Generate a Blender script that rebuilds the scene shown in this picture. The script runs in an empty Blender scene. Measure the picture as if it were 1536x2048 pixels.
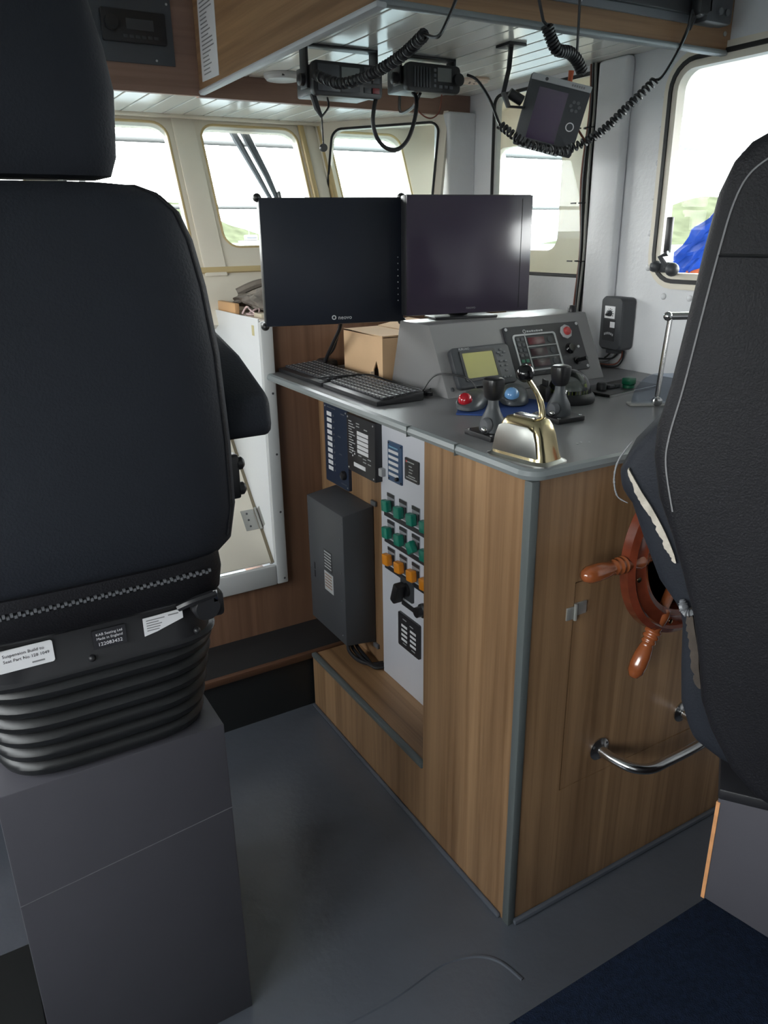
import bpy, bmesh, math, random
from mathutils import Matrix, Vector
random.seed(7)
C = bpy.context.scene.collection
scene = bpy.context.scene

# ------------------------------------------------------------------ camera
cam_d = bpy.data.cameras.new('camera'); cam = bpy.data.objects.new('camera', cam_d); C.objects.link(cam)
cam_d.sensor_fit = 'VERTICAL'; cam_d.sensor_height = 36.0; cam_d.sensor_width = 27.0
cam_d.lens = 1528.39/2048*36; cam_d.clip_start = 0.02; cam_d.clip_end = 3000
yaw, pitch, roll = 0.526416, 0.351126, -0.0145100
_f = Vector((math.sin(yaw)*math.cos(pitch), math.cos(yaw)*math.cos(pitch), -math.sin(pitch)))
_r = Vector((math.cos(yaw), -math.sin(yaw), 0)); _u = _r.cross(_f)
_r2 = _r*math.cos(roll)+_u*math.sin(roll); _u2 = -_r*math.sin(roll)+_u*math.cos(roll)
cam.matrix_world = Matrix(((_r2.x,_u2.x,-_f.x,0),(_r2.y,_u2.y,-_f.y,0),(_r2.z,_u2.z,-_f.z,1.6),(0,0,0,1)))
scene.camera = cam
scene.view_settings.view_transform = 'Standard'; scene.view_settings.look = 'None'
scene.view_settings.gamma = 1; scene.view_settings.use_curve_mapping = False
scene.view_settings.exposure = 0.0

# ------------------------------------------------------------------ sky (bright overcast)
w = bpy.data.worlds.new('overcast_sky'); scene.world = w; w.use_nodes = True
nt = w.node_tree; nt.nodes.clear()
out = nt.nodes.new('ShaderNodeOutputWorld'); bg = nt.nodes.new('ShaderNodeBackground')
tc = nt.nodes.new('ShaderNodeTexCoord'); sep = nt.nodes.new('ShaderNodeSeparateXYZ'); rp = nt.nodes.new('ShaderNodeValToRGB')
nz = nt.nodes.new('ShaderNodeTexNoise'); nz.inputs['Scale'].default_value = 3.0; nz.inputs['Detail'].default_value = 5
mx = nt.nodes.new('ShaderNodeMixRGB'); mx.blend_type = 'MULTIPLY'; mx.inputs[0].default_value = 0.25
nt.links.new(tc.outputs['Generated'], sep.inputs[0]); nt.links.new(sep.outputs['Z'], rp.inputs[0])
nt.links.new(tc.outputs['Generated'], nz.inputs['Vector'])
rp.color_ramp.elements[0].position = 0.0; rp.color_ramp.elements[0].color = (1.0, 0.985, 0.96, 1)
rp.color_ramp.elements[1].position = 0.8; rp.color_ramp.elements[1].color = (0.93, 0.96, 1.0, 1)
nt.links.new(rp.outputs[0], mx.inputs[1]); nt.links.new(nz.outputs['Fac'], mx.inputs[2])
nt.links.new(mx.outputs[0], bg.inputs[0]); nt.links.new(bg.outputs[0], out.inputs[0])
bg.inputs['Strength'].default_value = 24.0

def portal(name, loc, nrm, sx, sy):
    l = bpy.data.lights.new(name, 'AREA'); l.shape = 'RECTANGLE'; l.size = sx; l.size_y = sy
    l.cycles.is_portal = True
    o = bpy.data.objects.new(name, l); C.objects.link(o)
    o.rotation_euler = Vector(nrm).to_track_quat('-Z', 'Y').to_euler(); o.location = loc
    return o
portal('sky_portal_front', (0.4, 3.25, 1.75), (0, -1, 0), 4.2, 0.8)
portal('sky_portal_starboard', (2.08, 1.27, 1.74), (-1, 0, 0), 0.9, 0.7)
portal('sky_portal_wing', (2.5, 2.83, 1.73), (-1, 0, 0), 0.6, 0.6)
portal('sky_portal_port', (-1.75, 0.5, 1.65), (1, 0, 0), 3.1, 0.85)

# ------------------------------------------------------------------ mesh helpers
I4 = Matrix.Identity(4)
def frame(o, x, y):
    x = Vector(x).normalized(); y = Vector(y); z = x.cross(y).normalized(); y = z.cross(x)
    return Matrix(((x.x,y.x,z.x,o[0]),(x.y,y.y,z.y,o[1]),(x.z,y.z,z.z,o[2]),(0,0,0,1)))
def T(x=0, y=0, z=0): return Matrix.Translation((x, y, z))
def R(a, ax): return Matrix.Rotation(math.radians(a), 4, ax)
def merge(bm, t, M=I4, smooth=False):
    me = bpy.data.meshes.new('tmp')
    if smooth in ('box', 'cap'): t.normal_update()
    for f in t.faces:
        if smooth == 'box': f.smooth = max(abs(c) for c in f.normal) < .999
        elif smooth == 'cap': f.smooth = abs(f.normal.z) < .999
        else: f.smooth = smooth
    bmesh.ops.transform(t, matrix=M, verts=t.verts)
    t.to_mesh(me); t.free(); bm.from_mesh(me); bpy.data.meshes.remove(me)
def box(bm, lo, hi, bev=0.0, M=I4, seg=2):
    t = bmesh.new(); bmesh.ops.create_cube(t, size=1)
    s = [max(1e-5, hi[i]-lo[i]) for i in range(3)]
    for v in t.verts: v.co = Vector([(lo[i]+hi[i])/2+v.co[i]*s[i] for i in range(3)])
    if bev > 0: bmesh.ops.bevel(t, geom=t.edges[:], offset=min(bev, min(s)*0.49), segments=seg, affect='EDGES', profile=0.5)
    merge(bm, t, M, 'box' if bev > 0 else False)
def prism(bm, poly, d0, d1, M=I4, bev=0.0, smooth=False, seg=2):
    t = bmesh.new(); vs = [t.verts.new((p[0], p[1], d0)) for p in poly]
    f = t.faces.new(vs); r = bmesh.ops.extrude_face_region(t, geom=[f])
    for v in [g for g in r['geom'] if isinstance(g, bmesh.types.BMVert)]: v.co.z = d1
    bmesh.ops.recalc_face_normals(t, faces=t.faces)
    if bev > 0: bmesh.ops.bevel(t, geom=[e for e in t.edges if e.calc_face_angle(0) > 0.5], offset=bev, segments=seg, affect='EDGES', profile=0.5)
    merge(bm, t, M, 'cap' if smooth else False)
def rrect(x0, y0, x1, y1, r, n=6):
    p = []
    for cx, cy, a in ((x1-r, y1-r, 0), (x0+r, y1-r, 90), (x0+r, y0+r, 180), (x1-r, y0+r, 270)):
        for k in range(n+1):
            t = math.radians(a+90*k/n); p.append((cx+r*math.cos(t), cy+r*math.sin(t)))
    return p
def plate(bm, outer, holes, d0, d1, M=I4):
    t = bmesh.new(); es = []
    for loop in [outer]+holes:
        vs = [t.verts.new((p[0], p[1], d0)) for p in loop]
        es += [t.edges.new((vs[i], vs[(i+1) % len(vs)])) for i in range(len(vs))]
    bmesh.ops.triangle_fill(t, edges=es, use_beauty=True, use_dissolve=False)
    r = bmesh.ops.extrude_face_region(t, geom=t.faces[:])
    for v in [g for g in r['geom'] if isinstance(g, bmesh.types.BMVert)]: v.co.z = d1
    bmesh.ops.recalc_face_normals(t, faces=t.faces); merge(bm, t, M)
def spline(pts, k=6, closed=False):
    P = [Vector(p) for p in pts]; n = len(P); o = []
    rng = range(n) if closed else range(n-1)
    for i in rng:
        g = (lambda j: P[j % n]) if closed else (lambda j: P[min(max(j, 0), n-1)])
        a, b, c, d = g(i-1), g(i), g(i+1), g(i+2)
        for s in range(k):
            t = s/k
            o.append(0.5*((2*b)+(c-a)*t+(2*a-5*b+4*c-d)*t*t+(3*b-3*c+d-a)*t**3))
    if not closed: o.append(P[-1])
    return o
def tube(bm, pts, r, n=8, closed=False, M=I4, flat=1.0):
    P = [Vector(p) for p in pts]; t = bmesh.new(); rings = []; m = len(P)
    def tan(i):
        if closed: return (P[(i+1) % m]-P[i-1]).normalized()
        return (P[min(i+1, m-1)]-P[max(i-1, 0)]).normalized()
    t0 = tan(0); up = Vector((0, 0, 1)) if abs(t0.z) < 0.9 else Vector((1, 0, 0)); nv = t0.cross(up).normalized()
    for i in range(m):
        ti = tan(i); nv = (nv-ti*nv.dot(ti))
        nv = nv.normalized() if nv.length > 1e-6 else ti.orthogonal().normalized()
        bv = ti.cross(nv); rr = r[i] if isinstance(r, (list, tuple)) else r
        rings.append([t.verts.new(P[i]+nv*math.cos(2*math.pi*k/n)*rr+bv*math.sin(2*math.pi*k/n)*rr*flat) for k in range(n)])
    for i in range(m if closed else m-1):
        a, b = rings[i], rings[(i+1) % m]
        for k in range(n): t.faces.new((a[k], a[(k+1) % n], b[(k+1) % n], b[k]))
    if not closed: t.faces.new(rings[0][::-1]); t.faces.new(rings[-1])
    bmesh.ops.recalc_face_normals(t, faces=t.faces); merge(bm, t, M, True)
def coil(bm, pts, R_, turns, r, n=5, per=10):
    P = spline(pts, 12); L = [0]
    for a, b in zip(P, P[1:]): L.append(L[-1]+(b-a).length)
    def at(s):
        s *= L[-1]
        for i in range(len(P)-1):
            if L[i+1] >= s: 
                u = (s-L[i])/max(1e-9, L[i+1]-L[i]); return P[i].lerp(P[i+1], u), (P[i+1]-P[i]).normalized()
        return P[-1], (P[-1]-P[-2]).normalized()
    N = turns*per; o = []; nv = None
    for i in range(N+1):
        p, tg = at(i/N)
        if nv is None: nv = tg.orthogonal().normalized()
        nv = (nv-tg*nv.dot(tg)).normalized(); bv = tg.cross(nv); a = 2*math.pi*i/per
        o.append(p+nv*math.cos(a)*R_+bv*math.sin(a)*R_)
    tube(bm, o, r, n)
def lathe(bm, prof, n=24, M=I4):
    t = bmesh.new(); rings = []
    for r, z in prof:
        rings.append([t.verts.new((max(r, 1e-5)*math.cos(2*math.pi*k/n), max(r, 1e-5)*math.sin(2*math.pi*k/n), z)) for k in range(n)])
    for a, b in zip(rings, rings[1:]):
        for k in range(n): t.faces.new((a[k], a[(k+1) % n], b[(k+1) % n], b[k]))
    t.faces.new(rings[0][::-1]); t.faces.new(rings[-1])
    bmesh.ops.recalc_face_normals(t, faces=t.faces); merge(bm, t, M, True)
def loft(bm, loops, M=I4, smooth=True, cap=True):
    t = bmesh.new(); rings = [[t.verts.new(p) for p in l] for l in loops]; n = len(rings[0])
    for a, b in zip(rings, rings[1:]):
        for k in range(n): t.faces.new((a[k], a[(k+1) % n], b[(k+1) % n], b[k]))
    if cap: t.faces.new(rings[0][::-1]); t.faces.new(rings[-1])
    bmesh.ops.recalc_face_normals(t, faces=t.faces); merge(bm, t, M, smooth)
def sec(cx, cy, z, hx, hy, e=3.0, n=40):
    o = []
    for k in range(n):
        a = 2*math.pi*k/n; c, s = math.cos(a), math.sin(a)
        o.append((cx+hx*math.copysign(abs(c)**(2/e), c), cy+hy*math.copysign(abs(s)**(2/e), s), z))
    return o
def ball(bm, c, r, sc=(1, 1, 1), n=20, M=I4):
    t = bmesh.new(); bmesh.ops.create_uvsphere(t, u_segments=n, v_segments=n//2+2, radius=r)
    merge(bm, t, M @ Matrix.Translation(c) @ Matrix.Diagonal((*sc, 1)), True)

WM = {}
def link(name, data, parent=None, at=I4):
    o = bpy.data.objects.new(name, data); C.objects.link(o); o.matrix_basis = at; WM[o.name] = at
    if parent is not None:
        o.parent = parent; o.matrix_parent_inverse = WM[parent.name].inverted()
    return o
def obj(name, bm, mat, parent=None, at=I4, auto=True):
    me = bpy.data.meshes.new(name); bm.to_mesh(me); bm.free(); me.materials.append(mat)
    if auto:
        try: me.set_sharp_from_angle(angle=math.radians(38))
        except Exception: pass
    return link(name, me, parent, at)
def B(*parts):
    bm = bmesh.new()
    for p in parts: p(bm)
    return bm
def tag(o, label, cat, group=None, kind=None):
    o['label'] = label; o['category'] = cat
    if group: o['group'] = group
    if kind: o['kind'] = kind
    return o
def thing(name, label, cat, loc, group=None):
    o = bpy.data.objects.new(name, None); C.objects.link(o); o.empty_display_size = 0.05
    o.location = loc; WM[o.name] = Matrix.Translation(loc)
    return tag(o, label, cat, group)
def struct(name, bm, mat, label=None):
    o = obj(name, bm, mat); o['kind'] = 'structure'
    if label: o['label'] = label
    return o
def text(name, s, size, M, mat, parent, align='LEFT', depth=0.0003, label=None):
    cu = bpy.data.curves.new(name, 'FONT'); cu.body = s; cu.size = size; cu.extrude = depth; cu.align_x = align; cu.resolution_u = 2
    t = bpy.data.objects.new(name, cu); C.objects.link(t)
    bpy.context.view_layer.update()
    me = bpy.data.meshes.new_from_object(t.evaluated_get(bpy.context.evaluated_depsgraph_get()))
    bpy.data.objects.remove(t); me.materials.clear(); me.materials.append(mat); me.transform(M)
    o = link(name, me, parent)
    if label: o['label'] = label
    return o

# ------------------------------------------------------------------ materials
def srgb(r, g, b):
    f = lambda c: (c/255/12.92 if c/255 <= .04045 else ((c/255+.055)/1.055)**2.4)
    return (f(r), f(g), f(b), 1)
def mat(name, col, rough=0.5, metal=0.0, bump=None, var=None, coat=0.0, spec=0.5, rvar=None):
    m = bpy.data.materials.new(name); m.use_nodes = True; n = m.node_tree.nodes; l = m.node_tree.links
    p = n['Principled BSDF']; p.inputs['Base Color'].default_value = col; p.inputs['Roughness'].default_value = rough
    p.inputs['Metallic'].default_value = metal; p.inputs['Coat Weight'].default_value = coat; p.inputs['Coat Roughness'].default_value = 0.1
    p.inputs['Specular IOR Level'].default_value = spec
    tcn = n.new('ShaderNodeTexCoord')
    if var:
        z = n.new('ShaderNodeTexNoise'); z.inputs['Scale'].default_value = var[0]; z.inputs['Detail'].default_value = 6
        l.new(tcn.outputs['Object'], z.inputs['Vector'])
        r = n.new('ShaderNodeValToRGB'); a = var[1]
        r.color_ramp.elements[0].color = (*[c*(1-a) for c in col[:3]], 1); r.color_ramp.elements[1].color = (*[min(1, c*(1+a)) for c in col[:3]], 1)
        r.color_ramp.elements[0].position = .3; r.color_ramp.elements[1].position = .7
        l.new(z.outputs['Fac'], r.inputs[0]); l.new(r.outputs[0], p.inputs['Base Color'])
    if rvar:
        z = n.new('ShaderNodeTexNoise'); z.inputs['Scale'].default_value = rvar[0]; z.inputs['Detail'].default_value = 4
        l.new(tcn.outputs['Object'], z.inputs['Vector'])
        mr = n.new('ShaderNodeMapRange'); mr.inputs['To Min'].default_value = rvar[1]; mr.inputs['To Max'].default_value = rvar[2]
        mr.inputs['From Min'].default_value = .3; mr.inputs['From Max'].default_value = .7
        l.new(z.outputs['Fac'], mr.inputs['Value']); l.new(mr.outputs[0], p.inputs['Roughness'])
    if bump:
        z = n.new('ShaderNodeTexNoise'); z.inputs['Scale'].default_value = bump[0]; z.inputs['Detail'].default_value = 3
        l.new(tcn.outputs['Object'], z.inputs['Vector'])
        b = n.new('ShaderNodeBump'); b.inputs['Strength'].default_value = bump[1]; b.inputs['Distance'].default_value = 0.003
        l.new(z.outputs['Fac'], b.inputs['Height']); l.new(b.outputs[0], p.inputs['Normal'])
    return m
def wood(name, c1, c2, axis='Z', rough=0.4, scale=1.0, fine=.7):
    m = bpy.data.materials.new(name); m.use_nodes = True; n = m.node_tree.nodes; l = m.node_tree.links; p = n['Principled BSDF']
    tcn = n.new('ShaderNodeTexCoord'); mp = n.new('ShaderNodeMapping')
    s = {'Z': (14, 14, 0.7), 'X': (0.7, 14, 14), 'Y': (14, 0.7, 14)}[axis]
    mp.inputs['Scale'].default_value = [v*scale for v in s]; l.new(tcn.outputs['Object'], mp.inputs[0])
    z1 = n.new('ShaderNodeTexNoise'); z1.inputs['Scale'].default_value = 1.2; z1.inputs['Detail'].default_value = 8; z1.inputs['Roughness'].default_value = .65; z1.inputs['Distortion'].default_value = .8
    l.new(mp.outputs[0], z1.inputs['Vector'])
    mp2 = n.new('ShaderNodeMapping'); mp2.inputs['Scale'].default_value = [v*scale*7 if v > 1 else v*scale*2.5 for v in s]; l.new(tcn.outputs['Object'], mp2.inputs[0])
    z2 = n.new('ShaderNodeTexNoise'); z2.inputs['Scale'].default_value = 1.0; z2.inputs['Detail'].default_value = 3; l.new(mp2.outputs[0], z2.inputs['Vector'])
    r = n.new('ShaderNodeValToRGB'); r.color_ramp.elements[0].position = .32; r.color_ramp.elements[1].position = .68
    r.color_ramp.elements[0].color = c1; r.color_ramp.elements[1].color = c2
    l.new(z1.outputs['Fac'], r.inputs[0])
    r2 = n.new('ShaderNodeValToRGB'); r2.color_ramp.elements[0].position = .36; r2.color_ramp.elements[1].position = .52
    r2.color_ramp.elements[0].color = (.68, .63, .58, 1); r2.color_ramp.elements[1].color = (1, 1, 1, 1); l.new(z2.outputs['Fac'], r2.inputs[0])
    mx = n.new('ShaderNodeMixRGB'); mx.blend_type = 'MULTIPLY'; mx.inputs[0].default_value = fine
    l.new(r.outputs[0], mx.inputs[1]); l.new(r2.outputs[0], mx.inputs[2]); l.new(mx.outputs[0], p.inputs['Base Color'])
    b = n.new('ShaderNodeBump'); b.inputs['Strength'].default_value = .12; b.inputs['Distance'].default_value = .001
    l.new(z2.outputs['Fac'], b.inputs['Height']); l.new(b.outputs[0], p.inputs['Normal'])
    p.inputs['Roughness'].default_value = rough
    return m
def glass(name, tint=(1, 1, 1, 1), refl=0.08, rough=0.0):
    m = bpy.data.materials.new(name); m.use_nodes = True; n = m.node_tree.nodes; l = m.node_tree.links
    n.remove(n['Principled BSDF']); o = n['Material Output']
    t = n.new('ShaderNodeBsdfTransparent'); t.inputs[0].default_value = tint
    g = n.new('ShaderNodeBsdfGlossy'); g.inputs['Roughness'].default_value = rough
    fr = n.new('ShaderNodeLayerWeight'); fr.inputs['Blend'].default_value = refl*3
    mxs = n.new('ShaderNodeMixShader'); l.new(fr.outputs['Fresnel'], mxs.inputs[0]); l.new(t.outputs[0], mxs.inputs[1]); l.new(g.outputs[0], mxs.inputs[2])
    l.new(mxs.outputs[0], o.inputs['Surface']); return m

oakZ = wood('oak_laminate_upright', srgb(118, 90, 64), srgb(166, 132, 98), 'Z', .42, .55)
oakX = wood('oak_laminate_athwart', srgb(112, 84, 60), srgb(158, 124, 92), 'X', .42, .55)
oakY = wood('oak_laminate_lengthwise', srgb(122, 92, 64), srgb(172, 136, 100), 'Y', .42, .55)
walnut = wood('brown_laminate', srgb(104, 76, 60), srgb(136, 102, 80), 'Z', .5, .6, .5)
walnutX = wood('brown_laminate_athwart', srgb(128, 100, 88), srgb(150, 120, 104), 'X', .5, .5, .35)
mahog = mat('varnished_mahogany', srgb(112, 52, 34), .16, var=(14, .35), coat=.8)
handle_wood = mat('varnished_handle_wood', srgb(142, 78, 44), .16, var=(22, .3), coat=.8)
rawply = mat('raw_plywood_edge', srgb(190, 134, 88), .7, var=(40, .2))
floor_m = mat('grey_floor_paint', srgb(84, 88, 96), .22, var=(5, .05), bump=(38, .3))
grey_paint = mat('grey_box_paint', srgb(68, 67, 73), .5, var=(3, .06), spec=.3)
counter_m = mat('grey_counter_laminate', srgb(116, 116, 118), .38, var=(2.5, .06))
edge_m = mat('grey_edge_band', srgb(122, 128, 130), .35)
bead_m = mat('dark_grey_bead', srgb(88, 94, 94), .45)
instr_m = mat('warm_grey_panel', srgb(128, 127, 128), .35, var=(3, .05))
white_wall = mat('white_steel_paint', srgb(222, 223, 226), .35, bump=(70, .35), var=(6, .04))
cream = mat('cream_gelcoat', srgb(226, 219, 204), .4, var=(3, .04))
cream_dark = mat('cream_rail', srgb(196, 174, 128), .5)
plank_m = mat('white_gloss_plank', srgb(232, 232, 226), .15, var=(3, .03), spec=.42)
white_box = mat('white_gelcoat_locker', srgb(226, 228, 230), .35, var=(2, .03))
white_flange = mat('grey_white_flange', srgb(196, 198, 198), .4)
bl_leather = mat('black_seat_cloth', srgb(33, 36, 43), .65, bump=(260, .25), var=(3, .12), spec=.22)
bl_vinyl = mat('black_seat_vinyl', srgb(24, 24, 28), .55, bump=(320, .35), var=(4, .15), spec=.22)
bl_rubber = mat('black_rubber', srgb(23, 24, 26), .45, var=(6, .2))
bl_plastic = mat('black_plastic', srgb(31, 31, 34), .4)
bl_gloss = mat('gloss_black', srgb(14, 14, 16), .12)
dk_grey = mat('dark_grey_plastic', srgb(62, 64, 68), .45)
md_grey = mat('mid_grey_plastic', srgb(92, 94, 98), .45)
navy = mat('navy_panel', srgb(38, 50, 70), .4)
blk_panel = mat('black_panel', srgb(42, 42, 46), .4)
char_steel = mat('charcoal_powdercoat', srgb(70, 72, 76), .5, var=(5, .06))
screen_m = mat('dark_screen_glass', srgb(22, 26, 36), .38, spec=.4)
screen_v = mat('dark_violet_screen_glass', srgb(48, 42, 54), .16, spec=.6)
lcd_y = mat('olive_lcd', srgb(176, 172, 104), .25)
lcd_g = mat('grey_lcd', srgb(110, 114, 112), .3)
lbl_white = mat('white_label', srgb(225, 225, 228), .5)
lbl_grey = mat('grey_label', srgb(176, 178, 180), .5)
ink = mat('black_ink', srgb(30, 30, 34), .6)
ink_grey = mat('grey_ink', srgb(130, 130, 132), .6)
steel = mat('polished_steel', srgb(205, 205, 205), .16, metal=1, rvar=(8, .1, .28))
steel_d = mat('dull_steel', srgb(168, 168, 164), .38, metal=.55)
brass = mat('worn_brass', srgb(198, 184, 146), .24, metal=1, var=(9, .22), rvar=(7, .14, .36))
silver = mat('worn_nickel', srgb(188, 190, 186), .25, metal=1, var=(7, .12), rvar=(6, .16, .4))
green_k = mat('green_knob', srgb(22, 128, 108), .3)
orange_k = mat('orange_knob', srgb(226, 142, 36), .3)
red_b = mat('red_ball', srgb(168, 18, 34), .12, coat=.6)
blue_b = mat('blue_ball', srgb(110, 158, 208), .14, coat=.6)
red_btn = mat('red_button', srgb(176, 66, 66), .4)
blue_mat = mat('blue_mat', srgb(34, 66, 130), .7)
carpet_m = mat('dark_blue_carpet', srgb(17, 25, 40), .95, var=(120, .35), bump=(400, .9), spec=.1)
cardboard = mat('cardboard', srgb(214, 178, 140), .8, var=(4, .1))
foam = mat('torn_foam', srgb(186, 178, 166), .9, var=(40, .2), bump=(90, .8))
cloth_g = mat('grey_cloth', srgb(124, 116, 108), .9, var=(18, .2), bump=(140, .5))
paper = mat('paper', srgb(212, 212, 214), .6)
cable_m = mat('black_cable', srgb(30, 30, 33), .45)
cable_g = mat('grey_cable', srgb(146, 146, 140), .5)
cable_r = mat('brown_cable', srgb(120, 66, 50), .5)
acrylic = glass('scratched_acrylic', (.80, .84, .9, 1), .12, .12)
dome_g = glass('compass_dome', (.82, .86, .84, 1), .12, .02)
win_g = glass('window_glass', (.93, .95, .95, 1), .05)
part_g = glass('partition_glass', (.95, .98, .98, 1), .05)
gasket = mat('black_gasket', srgb(36, 36, 38), .5)

# ================================================================== SETTING
XW, YB, ZC = 1.95, 2.39, 1.167           # starboard wall, forward bulkhead, worktop height
XL, YA = -1.6, -1.3                      # port wall, aft wall
# floor and raised helm platform
fl = struct('floor', B(lambda b: box(b, (XL-.06, YA-.06, -.05), (XW+.05, 2.9, 0))), floor_m)
pl = struct('platform', B(lambda b: box(b, (.40, -1.1, 0), (XW-.002, .655, .392))), grey_paint, 'raised grey platform under the helm seat')
cp = obj('carpet', B(lambda b: box(b, (.398, -1.1, .392), (XW-.004, .659, .402), .004)), carpet_m, pl)
# paint ridge on the floor
rd = obj('paint_ridge', B(lambda b: tube(b, spline([(.46, 1.06, 0), (.56, 1.055, 0), (.64, 1.056, 0), (.75, 1.068, 0), (.81, 1.057, 0), (.852, 1.036, 0), (.88, 1.0, 0), (.893, .942, 0)], 5), .0042, 6)), floor_m, fl)

# forward raked window wall
FW = frame((0, 3.1, 2.0), (1, 0, 0), (0, .45, 1))
wins = [(1.56, 1.90), (1.02, 1.415), (.50, .895), (-.02, .375), (-.54, -.145), (-1.06, -.665)]
holes = [rrect(a, -.488, c, -.012, .055) for a, c in wins]
front = struct('wall_front', B(lambda b: plate(b, [(XL, -.78), (2.46, -.78), (2.46, .14), (XL, .14)], holes, 0, -.05, FW)), cream)
for a, c in wins:
    pane = struct('window_%d' % (wins.index((a, c))+1), B(lambda b: prism(b, rrect(a-.006, -.494, c+.006, -.006, .055), -.028, -.033, FW)), win_g)
    obj('window_trim', B(lambda b: tube(b, [FW @ Vector((x, y, -.002)) for x, y in rrect(a, -.488, c, -.012, .055)], .005, 6, True)), cream_dark, pane)
# raised mullions between the front windows
for x0, x1 in ((.915, 1.0), (1.435, 1.50), (.395, .48), (-.125, -.04), (-.645, -.56)):
    obj('mullion', B(lambda b: box(b, (x0, -.60, 0), (x1, .012, .012), .006, FW)), cream, front)
obj('rail_strip', B(lambda b: box(b, (XL+.02, -.588, 0), (1.49, -.566, .014), .004, FW)), cream_dark, front)
obj('corner_post', B(lambda b: box(b, (1.425, -.70, .0), (1.445, .014, .02), .004, FW)), cream_dark, front)
obj('corner_post', B(lambda b: box(b, (1.506, -.70, .0), (1.528, .014, .022), .004, FW)), cream_dark, front)

# starboard wall with two windows
RW = frame((XW, 0, 0), (0, -1, 0), (0, 0, 1))
w2 = rrect(-2.505, 1.45, -1.99, 2.06, .035); w3 = rrect(-1.69, 1.45, -.85, 2.035, .075)
wr = struct('wall_starboard', B(lambda b: plate(b, [(-2.68, 0), (1.32, 0), (1.32, 2.42), (-2.68, 2.42)], [w2, w3], 0, -.035, RW)), white_wall)
obj('pillar', B(lambda b: box(b, (1.912, 1.835, 1.17), (1.951, 1.955, 2.08), .014, seg=3)), white_wall, wr)
bolts = [(1.716, 1.96), (1.716, 1.87), (1.715, 1.78), (1.718, 1.686), (1.72, 1.585), (1.716, 1.486), (1.645, 1.405), (1.55, 1.405), (1.45, 1.405)]
bb = bmesh.new(); lathe(bb, [(.0095, 0), (.0095, .003), (.007, .006), (.002, .0075)], 12)
bme = bpy.data.meshes.new('bolt'); bb.to_mesh(bme); bb.free(); bme.materials.append(white_wall)
for y, z in bolts: link('bolt', bme, wr, RW @ T(-y, z, 0))
def ring(poly, M, off, r, n=6):
    cx = sum(p[0] for p in poly)/len(poly); cy = sum(p[1] for p in poly)/len(poly)
    return [M @ Vector((x, y, off)) for x, y in poly]
p2 = struct('window_7', B(lambda b: prism(b, rrect(-2.51, 1.445, -1.985, 2.065, .035), -.014, -.019, RW)), part_g, 'fixed pane in the starboard wall beside the cables')
obj('gasket', B(lambda b: tube(b, ring(w2, RW, .0, 0), .006, 6, True)), gasket, p2)
p3 = struct('window_8', B(lambda b: prism(b, rrect(-1.686, 1.454, -.854, 2.031, .072), -.024, -.029, RW)), win_g, 'starboard opening window with layered frame')
def grow(p, d, cx=-1.27, cy=1.7425):
    x0 = min(q[0] for q in p)-d; x1 = max(q[0] for q in p)+d; y0 = min(q[1] for q in p)-d; y1 = max(q[1] for q in p)+d
    return rrect(x0, y0, x1, y1, .075+d)
def ringplate(b, d0, d1, z0, z1): plate(b, grow(w3, d1), [grow(w3, d0)], z0, z1, RW)
obj('frame', B(lambda b: ringplate(b, .006, .022, 0, .010)), cream, p3)
obj('gasket', B(lambda b: ringplate(b, -.006, .0055, -.004, .013)), gasket, p3)
obj('inner_frame', B(lambda b: ringplate(b, -.024, -.0065, -.022, .009)), cream, p3)
# opening window stay and catch
obj('stay_arm', B(lambda b: box(b, (-1.652, 1.53, .004), (-1.632, 1.63, .016), .003, RW)), bl_plastic, p3)
obj('catch', B(lambda b: (box(b, (-1.69, 1.475, .008), (-1.60, 1.505, .03), .01, RW @ T(0, 0, 0)), ball(b, (-1.66, 1.492, .03), .017, M=RW), ball(b, (-1.60, 1.485, .03), .02, M=RW), tube(b, [RW @ Vector(p) for p in ((-1.62, 1.49, .03), (-1.645, 1.52, .034), (-1.62, 1.53, .03))], .008))), dk_grey, p3)

# corner partition between front wall and starboard wall, pillar
PA, PB, PC = Vector((1.505, 3.09, 2.005)), Vector((1.495, 2.80, 1.335)), Vector((1.822, 2.655, 2.005))
ux = (PC-PA); PF = frame(PA, ux, PA-PB)
w1h = rrect(.075, -.60, .528, -.018, .04)
pw = struct('wall_corner', B(lambda b: plate(b, [(-.005, -.75), (.56, -.75), (.56, .02), (-.005, .02)], [w1h], 0, -.025, PF)), cream)
p1 = struct('window_9', B(lambda b: prism(b, rrect(.07, -.605, .533, -.013, .04), -.01, -.014, PF)), part_g, 'partition pane in the corner behind the screens')
obj('gasket', B(lambda b: tube(b, [PF @ Vector((x, y, .001)) for x, y in w1h], .005, 6, True)), gasket, p1)
cpil = struct('wall_corner_pillar', B(lambda b: box(b, (1.825, 2.615, 1.1), (1.955, 2.72, 2.02), .012, seg=3)), white_wall)
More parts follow.
